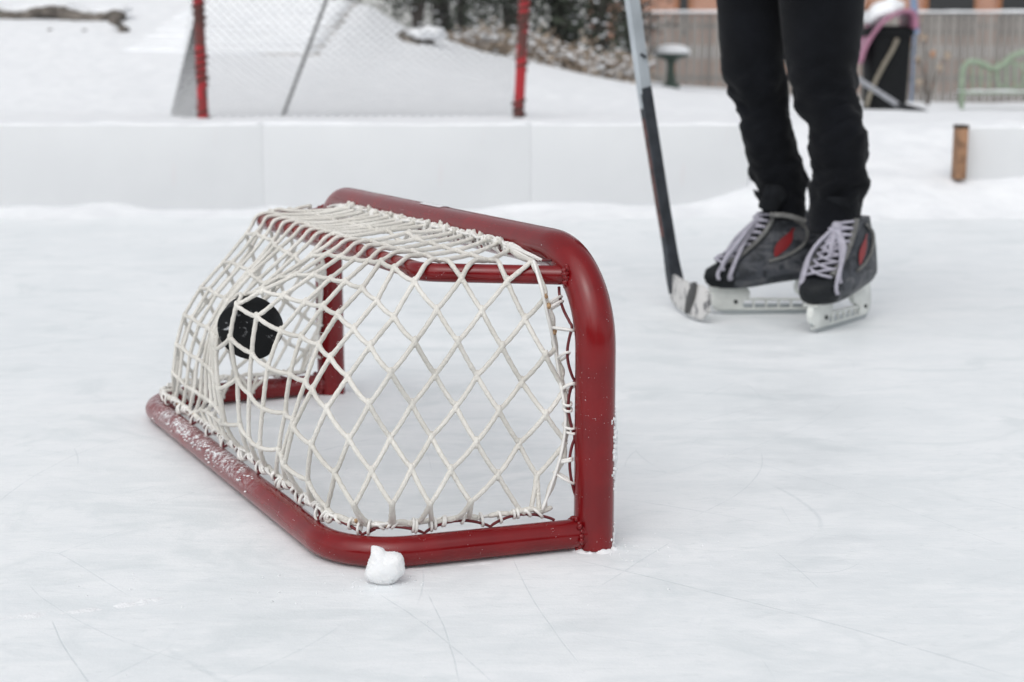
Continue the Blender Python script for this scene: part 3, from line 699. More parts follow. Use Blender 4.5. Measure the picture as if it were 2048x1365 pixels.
#FAR GOAL
YG = 8.4; gz = .225
A0, A1 = vp(405, 200, YG), vp(1036, 200, YG); fg = empty('far_hockey_goal', (A0.x, YG, gz)); tag(fg, 'full size red hockey goal with dark mesh net standing in the snow behind the boards', 'hockey goal')
t = MT('far_goal_paint', (.33, .012, .02), .35); wz = t.noise(3.2, 5, .6, t.map((1, 1, 1.2)), .3); t.color(t.mix(t.ramp(wz, .47, .52), (.36, .013, .02), (.10, .03, .025))); FRED = t.m
hT = 1.22; lean = .052 * hT
m = MB(); m.tube(fillet([V((A0.x, YG, gz)), V((A0.x - .005, YG, gz + hT)), V((A1.x + lean, YG, gz + hT)), V((A1.x, YG, gz))], [.1, .1], 8), .030, 20); m.build('frame', FRED, fg)
CORDK = simple('dark_cord', (.07, .032, .025), .8, .3)
for (bx_, ln, z0_, z1_, ps) in ((A0.x, 0, 0, 1.1, ((0, .10), (.22, .42), (.55, 1.0))), (A1.x, .052, .0, 1.1, ((.02, .16), (.30, .36), (.50, .75)))):
    for (a_, c_) in ps:
        m = MB(); nT = int((c_ - a_) / .002); rd = random.Random(int(bx_ * 100) + int(a_ * 100))
        m.tube([V((bx_ + ln * (a_ + .002 * k) + .033 * math.cos(k * .33) + .006 * math.sin(k * .11), YG + .033 * math.sin(k * .33), gz + a_ + .002 * k)) for k in range(nT)], .0075, 5); m.build('lashing', CORDK, fg)
BLx, BRx, YB = A0.x - .36, A1.x - .03, YG + .75
m = MB(); m.tube(fillet([V((A0.x, YG, gz - .03)), V((BLx, YB, gz - .03)), V((BRx, YB, gz - .03)), V((A1.x, YG, gz - .03))], [.12, .12], 6), .02, 12); m.build('base_bar', FRED, fg)
m = MB(); q0, q1 = vp(636, 45, YG + .35), vp(566, 232, YB)
ext = q0 + (q0 - q1) * .9; m.tube(crv([ext, q0, q1], 6), .011, 10); m.build('back_strut', simple('strut_grey', (.20, .20, .20), .6), fg)
m = MB(); NXn, NZn = 36, 27
def bk(u, v):                                 # back sheet of the far net, draped
    x = (A0.x + (A1.x - A0.x) * u) * (1 - v) + (BLx + (BRx - BLx) * u) * v
    return V((x, YG + .03 + (YB - YG) * (v ** .75) - .05 * math.sin(u * math.pi) * math.sin(v * math.pi), gz + hT * (1 - v) + .02 - .10 * math.sin(v * math.pi)))
def strands(fn, nx, nz, r):
    for s_ in range(-nz, nx + 1):
        for sg in (1, -1):
            pts = []
            for k in range(nz + 1):
                i = s_ + k if sg > 0 else nx - (s_ + k)
                if 0 <= i <= nx: pts.append(fn(i / nx, k / nz))
            if len(pts) > 1: m.tube(pts, r, 4, caps=False)
strands(bk, NXn, NZn, .0014)
def sd(side):
    T = V((A0.x, YG, gz + .68)) if side < 0 else V((A1.x + lean, YG, gz + hT)); Bp = V((A0.x, YG, gz + .02)) if side < 0 else V((A1.x, YG, gz + .02)); Bk = V((BLx, YB, gz + .02)) if side < 0 else V((BRx, YB, gz + .02))
    return lambda u, v: T.lerp(Bp.lerp(Bk, u), v)
strands(sd(-1), 14, 16, .0016); strands(sd(1), 10, 24, .0012)
m.build('net', simple('dark_mesh', (.07, .07, .07), .8, 0), fg)
#HOCKEY STICK
stick = empty('hockey_stick', tuple(vp(1362, 600, 3.15))); tag(stick, 'hockey stick with silver upper shaft, dark lower shaft and white taped blade', 'hockey stick')
cl0 = [(1355, 585, 3.17), (1345, 532, 3.175), (1337, 480, 3.17), (1322, 390, 3.16), (1308, 300, 3.15), (1296, 225, 3.14), (1283, 140, 3.13), (1267, 20, 3.12)]
pts = [vp(*c) for c in cl0]; d = (pts[-1] - pts[-3]).normalized(); pts += [pts[-1] + d * k for k in (.2, .4, .6, .75)]
pts = crv(pts, 8); rs = []; m = MB()
for i, p in enumerate(pts):
    T_ = (pts[min(i + 1, len(pts) - 1)] - pts[max(i - 1, 0)]).normalized(); wv_ = V((math.cos(.5), math.sin(.5), 0)); wv_ = (wv_ - T_ * wv_.dot(T_)).normalized(); dv = T_.cross(wv_)
    wd = .0145 + (.004 * (1 - sstep(.05, .14, p.z))); ring = []
    for (a, b_) in ((-1, -.55), (-.86, -.8), (.86, -.8), (1, -.55), (1, .55), (.86, .8), (-.86, .8), (-1, .55)): ring.append(p + wv_ * a * wd + dv * b_ * .0115)
    rs.append(ring)
n = 8; m.v = [tuple(p) for r in rs for p in r]
for i in range(len(rs) - 1):
    zc = pts[i].z
    for k in range(n):
        l = (k + 1) % n; m.f.append((i * n + k, i * n + l, (i + 1) * n + l, (i + 1) * n + k))
        silver = zc > (.46 if k < 5 else .42) + .01 * math.sin(k * 2.2); orange = .16 < zc < .405 and k in (6, 7)
        m.mi.append(1 if silver else (2 if orange else 0))
m.f.append(tuple(range(n - 1, -1, -1))); m.mi.append(0); m.f.append(tuple((len(rs) - 1) * n + k for k in range(n))); m.mi.append(1)
STD = simple('shaft_dark', (.042, .047, .055), .45, .3, 20, Specular_IOR_Level=.3); STS = simple('shaft_silver', (.42, .46, .49), .28, .12, 12); STO = simple('shaft_orange', (.09, .035, .03), .5, .6, 60)
m.build('shaft', [STD, STS, STO], stick)
m = MB(); q = [vp(1286, 113 + k * 2, 3.118) for k in range(2)]; m.box(vp(1287, 112, 3.117), (.014, .002, .006), Matrix.Rotation(.5, 3, 'Y')); m.build('shaft_mark', STD, stick)
BPn = crv([V((.350, 3.205, 0)), V((.352, 3.15, 0)), V((.362, 3.07, 0)), V((.378, 3.0, 0)), V((.399, 2.955, 0))], 8); m = MB(); rs = []; nn_ = len(BPn)
for i, p in enumerate(BPn):
    f = i / (nn_ - 1); h = .058 + .016 * f; z0 = .006 + .012 * (1 - f) ** 2 + .016 * sstep(.86, 1, f); h -= .03 * sstep(.86, 1, f)
    T_ = (BPn[min(i + 1, nn_ - 1)] - BPn[max(i - 1, 0)]).normalized(); s_ = V((T_.y, -T_.x, 0)) * .0045
    rs.append([V((p.x, p.y, z0)) - s_ * .6, V((p.x, p.y, z0 + h * .15)) - s_ * 1.1, V((p.x, p.y, z0 + h * .85)) - s_, V((p.x, p.y, z0 + h)) - s_ * .6, V((p.x, p.y, z0 + h)) + s_ * .6, V((p.x, p.y, z0 + h * .85)) + s_, V((p.x, p.y, z0 + h * .15)) + s_ * 1.1, V((p.x, p.y, z0)) + s_ * .6])
m.rings(rs); t = MT('blade_tape', (.72, .71, .70), .8); f = t.noise(48, 4, .6, t.map((1, 1, .6))); t.color(t.mix(t.ramp(f, .50, .62), (.62, .61, .595), (.10, .10, .11))); t.bump(t.noise(300, 2), .3, .001)
m.build('blade', t.m, stick)
m = MB(); i0 = int(nn_ * .66); rs2 = []
for j in range(7):
    f = j / 6; p = BPn[min(nn_ - 1, i0 + 4)].lerp(BPn[max(0, i0 - 1)], f); T_ = (BPn[i0 + 1] - BPn[i0 - 1]).normalized(); s_ = V((-T_.y, T_.x, 0)) * .0075; s_ = s_ if s_.x < 0 else -s_
    z_ = .082 - .070 * f; w_ = .0085 * math.sin(math.pi * (.12 + .76 * f)) + .0012
    rs2.append([p + s_ + T_ * -w_ * 2.2 + zf(z_), p + s_ * 1.25 + zf(z_), p + s_ + T_ * w_ * 2.2 + zf(z_), p + s_ * .2 + zf(z_)])
m.rings(rs2); m.build('bare_edge', simple('blade_dark', (.035, .034, .033), .5, .3, 120), stick)
#PERSON

t = MT('boot_shell', (.04, .045, .05), .5, Specular_IOR_Level=.3); f = t.noise(34, 4, .6, None, .6); f2 = t.noise(17, 3, .5, t.map((1, 1, 2.2), (.4, .6, .3)), 1.0)
t.color(t.mix(t.ramp(f2, .50, .56), t.mix(t.ramp(f, .4, .6), (.020, .023, .028), (.050, .055, .066)), t.mix(t.ramp(f, .4, .6), (.055, .06, .07), (.10, .102, .11)))); BOOT = t.m; TOE = simple('toe_cap', (.010, .012, .014), .6, .3, 200, .3, 300, Specular_IOR_Level=.25); FELT = simple('boot_felt', (.010, .011, .013), .95, .4, 50, Specular_IOR_Level=.15)
EYE = simple('eyelet_facing', (.13, .13, .125), .6, .3, 60); LAC2 = simple('boot_lace', (.38, .37, .43), .8, .12, 60, .3, 500); REDP = simple('ankle_red', (.22, .005, .008), .45, .15); HOLD = simple('holder_plastic', (.66, .68, .65), .35, .12, 25)
STEEL = MT('skate_steel', (.42, .45, .46), .3, Metallic=.9).m; PANT = None
t = MT('pants_denim', (.0075, .0085, .011), .95, Specular_IOR_Level=.12); f = t.noise(7, 3); t.b.inputs['Sheen Weight'].default_value = .06; t.color(t.mix(t.ramp(f, .35, .7), (.0040, .0046, .0062), (.0072, .0082, .011))); t.bump(t.noise(900, 2), .4, .0008); PANT = t.m
ST = [(.058, -.118, .128, .031), (.066, -.124, .141, .038), (.080, -.128, .147, .043), (.095, -.129, .143, .043), (.105, -.128, .128, .042), (.115, -.127, .108, .041), (.130, -.125, .086, .039), (.150, -.121, .062, .037), (.170, -.114, .044, .035), (.190, -.096, .032, .033), (.207, -.086, .024, .032), (.218, -.082, .022, .031)]
def bring(z, x0, x1, hw, R_, o, n=28, k=1.0):
    c_ = (x0 + x1) / 2; a_ = (x1 - x0) / 2; out = []
    sole = .018 * sstep(.02, -.09, c_ * 0 - 0) 
    for i in range(n):
        t_ = 2 * math.pi * i / n; cx, sy = math.cos(t_), math.sin(t_); ex = .8
        x = c_ + a_ * math.copysign(abs(cx) ** ex, cx) * k; y = hw * math.copysign(abs(sy) ** ex, sy) * k
        if cx > 0 and z < .12: y *= 1 - .18 * cx ** 2
        if z < .12: y *= 1 - .12 * max(0, -math.cos((x + .01) / .10 * math.pi)) * (1 if abs(x + .01) < .05 else 0)
        zz = z + (.024 * sstep(.10, -.09, x) if z < .07 else .024 * sstep(.10, -.09, x) * max(0, (.12 - z) / .05))
        out.append(o + R_ @ V((x, y, zz)))
    return out
def lerpST(z):
    for a, c_ in zip(ST, ST[1:]):
        if a[0] <= z <= c_[0]: f = (z - a[0]) / (c_[0] - a[0]); return [a[i] + (c_[i] - a[i]) * f for i in range(4)]
    return ST[-1] if z > .2 else ST[0]
def front_x(z, n_=0): return lerpST(z)[2]
def skate(parent, o, yaw, tilt, lab, seed):
    random.seed(seed)
    R_ = Matrix.Rotation(yaw, 3, 'Z') @ Matrix.Rotation(tilt, 3, 'X'); o = V(o)
    m = MB(); zs = [.058 + i * (.218 - .058) / 30 for i in range(31)]
    m.rings([bring(*lerpST(z), R_, o) for z in zs]); boot = m.build('skate', BOOT, parent); boot['label'] = lab
    P_ = lambda x, y, z: o + R_ @ V((x, y, z))
    m = MB(); zz = [.062 + i * .0055 for i in range(10)]; rr = []       # toe cap
    for z in zz:
        s_ = lerpST(z); xc = .092 if z < .1 else .088; out = []
        a_ = (s_[2] - xc) * 1.03; hw = s_[3] * .86 * (1.02 - .25 * sstep(.10, .115, z))
        for i in range(20): t_ = 2 * math.pi * i / 20; out.append(P_(xc + (a_ * max(0, math.cos(t_)) if math.cos(t_) > 0 else .006 * math.cos(t_)), hw * math.sin(t_) * 1.06, z))
        rr.append(out)
    m.rings(rr); m.build('toe_cap', TOE, boot)
    for sgn in (1, -1):                        # red ankle panel and eyelet facing on each side
        m = MB(); rr = []
        for i in range(9):
            f = i / 8; z = .128 + .058 * f; cx_ = .006 - .038 * f; wd = .003 + .0115 * math.sin(math.pi * min(1, f * 1.15)) ; s_ = lerpST(z); c0_, a_ = (s_[1] + s_[2]) / 2, (s_[2] - s_[1]) / 2; out = []
            for j in range(5):
                x = cx_ - wd + 2 * wd * j / 4; q_ = min(.999, abs((x - c0_) / a_)); y = s_[3] * (1 - q_ ** 2.5) ** .4; out.append((x, sgn * (y + .0022), z))
            rr.append(out)
        vs = [P_(*v) for r in rr for v in r] + [P_(v[0], v[1] - sgn * .003, v[2]) for r in rr for v in r]; K = 45
        fs = [(i * 5 + j, i * 5 + j + 1, i * 5 + j + 6, i * 5 + j + 5) for i in range(8) for j in range(4)]
        m.add(vs, fs + [tuple(k + K for k in f[::-1]) for f in fs]); m.build('ankle_panel', REDP, boot)
        m = MB(); pts = []
        for i in range(12):
            z = .110 + .105 * i / 11; pts.append(P_(front_x(z) - .016, sgn * .027, z + .004))
        m.tube(pts, .0085, 8, flat=.7); m.build('eyelet_facing', EYE, boot)
        m = MB(); m.tube(crv([P_(-.03, sgn * .036, .205), P_(-.058, sgn * .037, .185), P_(-.055, sgn * .039, .155), P_(-.02, sgn * .041, .13), P_(.02, sgn * .043, .118)], 5), .0035, 6); m.build('trim', EYE, boot)
    m = MB(); rr = []                          # tongue
    for i in range(14):
        f = i / 13; z = .108 + .15 * f; x = front_x(min(z, .218)) - .002 + (.022 * sstep(.72, 1, f)); rr.append([P_(x + .006 * math.cos(a) - .003, (.022 + .008 * f) * math.sin(a), z + .006 * math.cos(a)) for a in [k * math.pi / 6 for k in range(12)]])
    m.rings(rr); m.build('tongue', FELT, boot)
    m = MB()
    for i in range(8):                         # laces across and over
        z = .112 + .0125 * i; x = front_x(z) + .006; x2 = front_x(min(.215, z + .012)) + .006
        for sg in (1, -1): m.tube(crv([P_(x - .014, sg * .028, z), P_(x + .002, sg * .010, z + .006), P_((x + x2) / 2 + .003, -sg * .010, z + .012), P_(x2 - .013, -sg * .028, z + .015)], 4), .0042, 6, flat=.7)
    tp = P_(front_x(.205) + .010, 0, .205)
    for sg, ln in ((1, .118), (-1, .122), (1, .085), (-1, .10), (1, .105)):   # bow loops and ends hanging forward
        e = P_(front_x(.12) + random.uniform(-.02, .015), sg * random.uniform(.022, .052), .205 - ln); md = (tp + e) / 2 + R_ @ V((.006, sg * .014, .006))
        if ln > .11: m.tube(crv([tp, md, e, e + R_ @ V((-.012, -sg * .014, .004)), (tp + e) / 2 + R_ @ V((.008, -sg * .010, 0)), tp], 7), .0048, 6)
        else: m.tube(crv([tp, md, e + R_ @ V((.01, 0, 0)), e + R_ @ V((.012, sg * .004, -.02))], 7), .0042, 6)
    m.ell(tp, (.011, .014, .011), 2, jit=.3, seed=3); m.build('laces', LAC2, boot, smooth='all')
    m = MB(); Rb = R_ @ Matrix.Identity(3)
    def pz(outl, th): m.prism(outl, th, o, R_, bev=.0015)
    pz([(-.122, .084), (-.122, .089), (-.03, .079), (.04, .068), (.10, .061), (.134, .060), (.138, .056), (.10, .055), (.04, .061), (-.03, .072)], .030)
    pz([(.132, .060), (.139, .048), (.141, .036), (.136, .026), (.126, .017), (.110, .011), (.060, .011), (.064, .024), (.058, .033), (.050, .038), (.048, .046), (.052, .054), (.062, .061)], .013)
    pz([(-.118, .087), (-.127, .070), (-.132, .050), (-.133, .032), (-.129, .020), (-.120, .011), (-.080, .011), (-.082, .026), (-.072, .034), (-.058, .039), (-.048, .048), (-.046, .060), (-.052, .075)], .013)
    pz([(-.09, .028), (-.09, .033), (.075, .035), (.075, .030)], .010); pz([(-.12, .009), (-.124, .014), (.130, .014), (.124, .009)], .009)
    for k in range(6): x = -.068 + .027 * k; pz([(x - .0028, .012), (x - .0018, .031), (x + .0018, .031), (x + .0028, .012)], .008)
    m.build('blade_holder', HOLD, boot)
    m = MB(); m.prism([(-.132, .020), (-.130, .008), (-.118, .0015), (-.06, .0), (.06, .0), (.100, .0015), (.118, .007), (.130, .018), (.132, .024)], .0032, o, R_); m.build('blade', STEEL, boot)
    m = MB(); 
    for x in (-.104, .080):
        m = MB(); m.tube([P_(x, -.0095, .028), P_(x, .0095, .028)], .0042, 12); m.build('bolt', TOE, boot)
def lerpE(E, y):
    for a, c_ in zip(E, E[1:]):
        if a[0] <= y <= c_[0]: f = (y - a[0]) / (c_[0] - a[0]); return [a[i] + (c_[i] - a[i]) * f for i in range(len(a))]
    return E[0] if y < E[0][0] else E[-1]
EL = [(-60, 1432, 1562), (0, 1433, 1570), (60, 1436, 1570), (120, 1441, 1570), (160, 1446, 1572), (190, 1457, 1577), (215, 1470, 1580), (228, 1474, 1581), (240, 1484, 1583), (260, 1482, 1588), (300, 1491, 1597), (340, 1497, 1611), (358, 1500, 1615), (372, 1512, 1612), (400, 1524, 1611), (438, 1532, 1612)]
ER = [(-60, 1556, 1734), (0, 1558, 1728), (60, 1563, 1724), (100, 1568, 1718), (130, 1572, 1712), (160, 1577, 1715), (190, 1583, 1720), (215, 1590, 1725), (240, 1604, 1731), (268, 1617, 1735), (300, 1620, 1737), (340, 1622, 1739), (360, 1620, 1742), (380, 1617, 1733), (400, 1616, 1724), (430, 1617, 1722), (466, 1620, 1722)]
def leg(m, E, Yd, yend, hip, sd_, cut):
    rs = []; y = yend
    while y > -60:
        _, xl, xr = lerpE(E, y); a, c_ = vp(xl, y, Yd), vp(xr, y, Yd); rs.append(((a + c_) / 2, (c_ - a).length / 2)); y -= 4
    p0, r0 = rs[-1]
    for k in range(1, 15): f = k / 14; rs.append((p0.lerp(hip, f), r0 + (.098 - r0) * f))
    out = []
    for i, (c_, r_) in enumerate(rs):
        ring = []
        for k in range(40):
            a = 2 * math.pi * k / 40; d = V((math.cos(a), math.sin(a) * 1.05, 0)); p = c_ + d * r_
            w1 = noise.noise(V((math.cos(a) * 1.3 + sd_, math.sin(a) * 1.3, c_.z * 24))) ; w2 = noise.noise(V((math.cos(a) * 2.2, math.sin(a) * 2.2 + sd_, c_.z * 48)))
            fold = .25 + 1.5 * math.exp(-((c_.z - .44) / .07) ** 2) + 1.3 * math.exp(-((c_.z - .29) / .05) ** 2)
            w3 = abs(noise.noise(V((math.cos(a) * .9 + sd_ * 2, math.sin(a) * .9, c_.z * 34 + math.sin(a * 2) * .8)))) ; ring.append(p + d * (.0065 * w1 + .0034 * w2 - .007 * max(0, .28 - w3) * 2) * fold + V((0, 0, .006 * w2 * fold * .5)))
        out.append(ring)
    inner = [[c_ + (p - c_) * .90 + zf(.03 if i == 0 else 0) for p in out[i]] for i, (c_, r_) in enumerate(rs[:1])]
    m.rings([inner[0]] + out, caps=True)
hipL, hipR = V((.545, 3.11, .80)), V((.69, 3.02, .80))
def joints_mesh(name, J, Ed, mat, parent, sub=2):
    me = bpy.data.meshes.new(name); me.from_pydata([j[0] for j in J], Ed, []); ob = bpy.data.objects.new(name, me); COL.objects.link(ob)
    md = ob.modifiers.new('s', 'SKIN'); md.use_smooth_shade = True
    lay = me.skin_vertices[0] if me.skin_vertices else None
    if lay is None:
        bm = bmesh.new(); bm.from_mesh(me); bm.verts.layers.skin.verify(); bm.to_mesh(me); bm.free(); lay = me.skin_vertices[0]
    for i, j in enumerate(J):
        r = j[1]; lay.data[i].radius = r if isinstance(r, tuple) else (r, r)
    lay.data[0].use_root = True
    ms = ob.modifiers.new('u', 'SUBSURF'); ms.levels = sub; ms.render_levels = sub
    bpy.context.view_layer.update(); dg = bpy.context.evaluated_depsgraph_get(); e = ob.evaluated_get(dg); m2_ = e.to_mesh()
    b_ = MB(); b_.add([v.co.copy() for v in m2_.vertices], [tuple(p.vertices) for p in m2_.polygons]); e.to_mesh_clear(); bpy.data.objects.remove(ob)
    return b_.build(name, mat, parent, smooth='all')
SKIN = simple('skin', (.52, .30, .22), .5, .06, Subsurface_Weight=.05)
PV = V((.615, 3.07, .86)); CH = V((.60, 3.05, 1.16)); NK = V((.585, 3.04, 1.34)); HD = V((.565, 3.02, 1.47))
g1, g2 = pts[0], pts[0]
sp = crv([vp(*c) for c in cl0[-2:]], 2); dst = (vp(*cl0[-1]) - vp(*cl0[-3])).normalized(); hA = vp(*cl0[-1]) + dst * .30; hB = vp(*cl0[-1]) + dst * .60
aL, aR = vp(1570, 410, 3.09), vp(1672, 440, 2.97); kL, kR = vp(1520, 190, 3.07), vp(1650, 190, 2.96)
J = [(PV, (.13, .09)), (CH, (.145, .10)), (NK, .055), (HD - V((0, 0, .04)), .075), (HD, (.078, .088)), (HD + V((0, 0, .07)), .07),
     (CH + V((-.02, -.17, .10)), .055), (V((.42, 2.84, 1.02)), .042), (hA + V((.05, -.04, .01)), .030), (hA + V((.02, -.01, 0)), .034),
     (CH + V((.0, .17, .10)), .055), (V((.44, 3.26, 1.12)), .042), (hB + V((.06, .03, 0)), .030), (hB + V((.02, .01, 0)), .034),
     (hipL, .06), (kL + (hipL - kL) * .12, .032), (aL + V((.012, 0, .02)), .022), (aL + V((.012, 0, -.12)), .022), (hipR, .06), (kR, .032), (aR, .022), (aR + V((.01, .01, -.10)), .022)]
Ed = [(0, 1), (1, 2), (2, 3), (3, 4), (4, 5), (1, 6), (6, 7), (7, 8), (8, 9), (1, 10), (10, 11), (11, 12), (12, 13), (0, 14), (14, 15), (15, 16), (16, 17), (0, 18), (18, 19), (19, 20), (20, 21)]
person = joints_mesh('person', J, Ed, SKIN, None)
tag(person, 'skater in black pants and grey lace-up ice skates holding a hockey stick on the ice', 'person')
m = MB(); leg(m, EL, 3.09, 438, hipL, 1.0, 0); leg(m, ER, 2.97, 466, hipR, 5.0, 0)
m.rings([[V((PV.x + .15 * math.cos(a), PV.y + .125 * math.sin(a), z)) * 1 for a in [k * math.pi / 12 for k in range(24)]] for z in (.76, .80, .86, .93, .97)])
m.build('pants', PANT, person, smooth='all')
JK = simple('jacket_navy', (.02, .03, .06), .7, .25, 30)
Jj = [(PV + V((0, 0, .02)), (.15, .12)), (CH, (.165, .12)), (NK - V((0, 0, .03)), .07), J[6], (J[7][0], .055), (J[8][0], .042), J[10], (J[11][0], .055), (J[12][0], .042)]
Jj[3] = (J[6][0], .07); Jj[6] = (J[10][0], .07)
joints_mesh('jacket', Jj, [(0, 1), (1, 2), (1, 3), (3, 4), (4, 5), (1, 6), (6, 7), (7, 8)], JK, person)
GL = simple('glove_black', (.02, .02, .022), .6, .2)
for hp in (hA, hB):
    fj = [(hp + V((.045, 0, .0)), .03), (hp + V((.02, 0, 0)), (.032, .04))]; fe = [(0, 1)]
    for k in range(4):
        z_ = .033 - .022 * k; b0 = len(fj); fj += [(hp + V((.012, -.022, z_)), .0115), (hp + V((-.012, -.024, z_)), .011), (hp + V((-.027, -.006, z_)), .010), (hp + V((-.02, .014, z_)), .009)]; fe += [(1, b0), (b0, b0 + 1), (b0 + 1, b0 + 2), (b0 + 2, b0 + 3)]
    b0 = len(fj); fj += [(hp + V((.015, .022, .03)), .012), (hp + V((-.012, .024, .04)), .0105)]; fe += [(1, b0), (b0, b0 + 1)]
    joints_mesh('glove', fj, fe, GL, person, 1)
m = MB()
for r_ in range(1): m.ell(HD + V((.008, 0, .045)), (.092, .098, .075), 3, jit=.03)
for k in range(20): a = 2 * math.pi * k / 20; m.ell(HD + V((.005 + .092 * math.cos(a), .096 * math.sin(a), .015)), (.018, .018, .022), 1)
m.build('knit_hat', simple('hat_grey', (.12, .12, .13), .9, .3, 80), person, smooth='all')
fx = HD + V((-.082, 0, 0))
for nm, c_, r_, mt_ in (('nose', (-.004, 0, -.02), (.014, .011, .018), SKIN), ('mouth', (.006, 0, -.055), (.009, .022, .006), simple('lip', (.40, .15, .12), .5, 0)), ('eye', (.006, .03, 0), (.008, .011, .007), simple('eye_dark', (.03, .02, .02), .2)), ('eye', (.006, -.03, 0), (.008, .011, .007), simple('eye_dark', (.03, .02, .02), .2)), ('ear', (.082, .09, -.02), (.016, .008, .026), SKIN), ('ear', (.082, -.09, -.02), (.016, .008, .026), SKIN)):
    m = MB(); m.ell(fx + V(c_), r_, 2); m.build(nm, mt_, person, smooth='all')
skate(person, (.552, 3.095, 0), math.pi + .07, .0, 'skate pointing left, farther from the small goal post, red panel above its grey side', 5)
skate(person, (.664, 2.945, 0), math.atan2(-.78, -.60), 0, 'skate pointing toward the camera with long hanging laces', 9)
m = MB(); m.prism([(-.02, 0), (.014, .004), (.022, .05), (.0, .062), (-.028, .055)], .05, vp(1536, 425, 3.06), Matrix.Rotation(.35, 3, 'Y'), bev=.006); m.build('cuff_flap', FELT, person)
for k in range(1): 
    m = MB(); m.tube(crv([vp(1540, 430, 3.04), vp(1575, 432, 3.03), vp(1612, 443, 3.03)], 6), .0055, 8); m.build('skate_strap', EYE, person)
#BACKGROUND
# birch-grey plank fence
FW = MT('fence_wood', (.2, .19, .18), .85); sx_ = N(FW.nt, 'ShaderNodeSeparateXYZ'); FW.link(FW.tc.outputs['Object'], sx_.inputs[0])
pl_ = FW.math('FLOOR', FW.math('DIVIDE', sx_.outputs['X'], .103)); wn_ = N(FW.nt, 'ShaderNodeTexWhiteNoise', noise_dimensions='1D'); FW.link(pl_, wn_.inputs['W'])
g_ = FW.noise(3, 5, .6, FW.map((12, 12, .8))); FW.color(FW.mix(wn_.outputs['Value'], FW.mix(g_, (.13, .12, .11), (.24, .225, .21)), FW.mix(g_, (.20, .19, .175), (.34, .32, .30))))
YF = 21.0; fx0, fx1 = vp(1235, 100, YF).x, 13.0; zt = vp(1024, 26, YF).z
m = MB(); x = fx0; fr = empty('plank_fence', (fx0, YF, .2)); tag(fr, 'weathered grey vertical board fence with snow along its top', 'fence')
while x < fx1:
    m.box((x + .0465, YF, zt / 2 - .15), (.088, .02, zt + .28 + random.uniform(-.008, .008)), bev=.002); x += .103
m.build('boards', FW.m, fr)
m = MB()
for z_ in (.45, zt - .18): m.box(((fx0 + fx1) / 2, YF + .04, z_), (fx1 - fx0, .05, .09))
m.build('rail', FW.m, fr); m = MB(); rs = []
x = fx0
while x < fx1:
    h = .03 + .018 * fbm(x, 0, 1.5, 4); rs.append([V((x, YF + .01 + math.cos(a) * .05, zt + max(.008, h) * math.sin(a))) for a in [k * math.pi / 6 for k in range(7)]]); x += .15
m.rings(rs); m.build('snow_cap', SNOW, fr, smooth='all')
# brick house beyond the fence
t = MT('brick', (.3, .15, .1), .85); br_ = N(t.nt, 'ShaderNodeTexBrick', Scale=4.0); br_.inputs['Color1'].default_value = (.42, .20, .125, 1); br_.inputs['Color2'].default_value = (.36, .165, .10, 1); br_.inputs['Mortar'].default_value = (.42, .38, .34, 1)
mp = t.map((1, 1, 1), (math.pi / 2, 0, 0)); t.link(mp, br_.inputs['Vector']); t.color(br_.outputs['Color']); BRK = t.m
hz = empty('brick_house', (6, 30, 0)); tag(hz, 'orange brick house behind the plank fence', 'house')
m = MB(); m.box((7.5, 33, 1.7), (11.4, 6, 3.4)); m.build('wall', BRK, hz, smooth=False)
m = MB(); m.box((7.5, 29.98, .95), (11.44, .10, .26)); m.build('stone_band', simple('sill_pale', (.5, .5, .49), .8), hz, smooth=False)
GLS = MT('window_glass', (.02, .022, .025), .1).m; FRM = simple('window_frame', (.30, .13, .06), .6)
for wx, ww in ((3.4, .18), (8.7, .9), (10.1, .8), (11.5, 1.0), (6.6, .8)):
    m = MB(); m.box((wx, 29.97, 1.95), (ww + .14, .08, 1.5)); wf = m.build('window', FRM, hz, smooth=False)
    m = MB(); m.box((wx, 29.93, 1.95), (ww, .04, 1.36)); m.build('pane', GLS, wf, smooth=False)
m = MB(); m.prism([(-6.2, 3.4), (6.2, 3.4), (5.0, 5.6), (-5.0, 5.6)], 6.8, (7.5, 33, 0), Matrix.Identity(3)); m.build('roof', SNOW, hz, smooth=False)
# timber steps buried in snow on the left
stp = vp(445, 92, 12.0); S0, S1 = vp(246, 90, 12.0).x, vp(640, 90, 12.0).x
sr = empty('garden_steps', (stp.x, 12, stp.z)); tag(sr, 'wide snow covered timber garden steps behind the far goal net', 'steps')
TIM = simple('step_timber', (.42, .40, .38), .85, .3, 12)
for k in range(9):
    yk = 12.0 + .36 * k; zk = gh((S0 + S1) / 2, yk) + .012; m = MB(); m.box(((S0 + S1) / 2, yk, zk - .06), (S1 - S0, .06, .10), bev=.006); tr = m.build('riser', TIM, sr)
    m = MB(); rs = []; x = S0 - .02
    while x <= S1 + .02:
        e = min(1, (x - S0 + .05) / .15, (S1 + .05 - x) / .15); h = (.024 + .010 * fbm(x, k * 3.1, 2.2, 3)) * e
        rs.append([V((x, yk + a_, zk + b_ * h)) for a_, b_ in ((-.045 - .006 * nz(x, k, 4), -.3), (-.035, 1.2), (.02, 1.5), (.30, 1.5), (.40, 2.2), (.40, -3), (.0, -3))]); x += .12
    m.rings(rs); m.build('snow_tread', SNOW, tr, smooth='all')
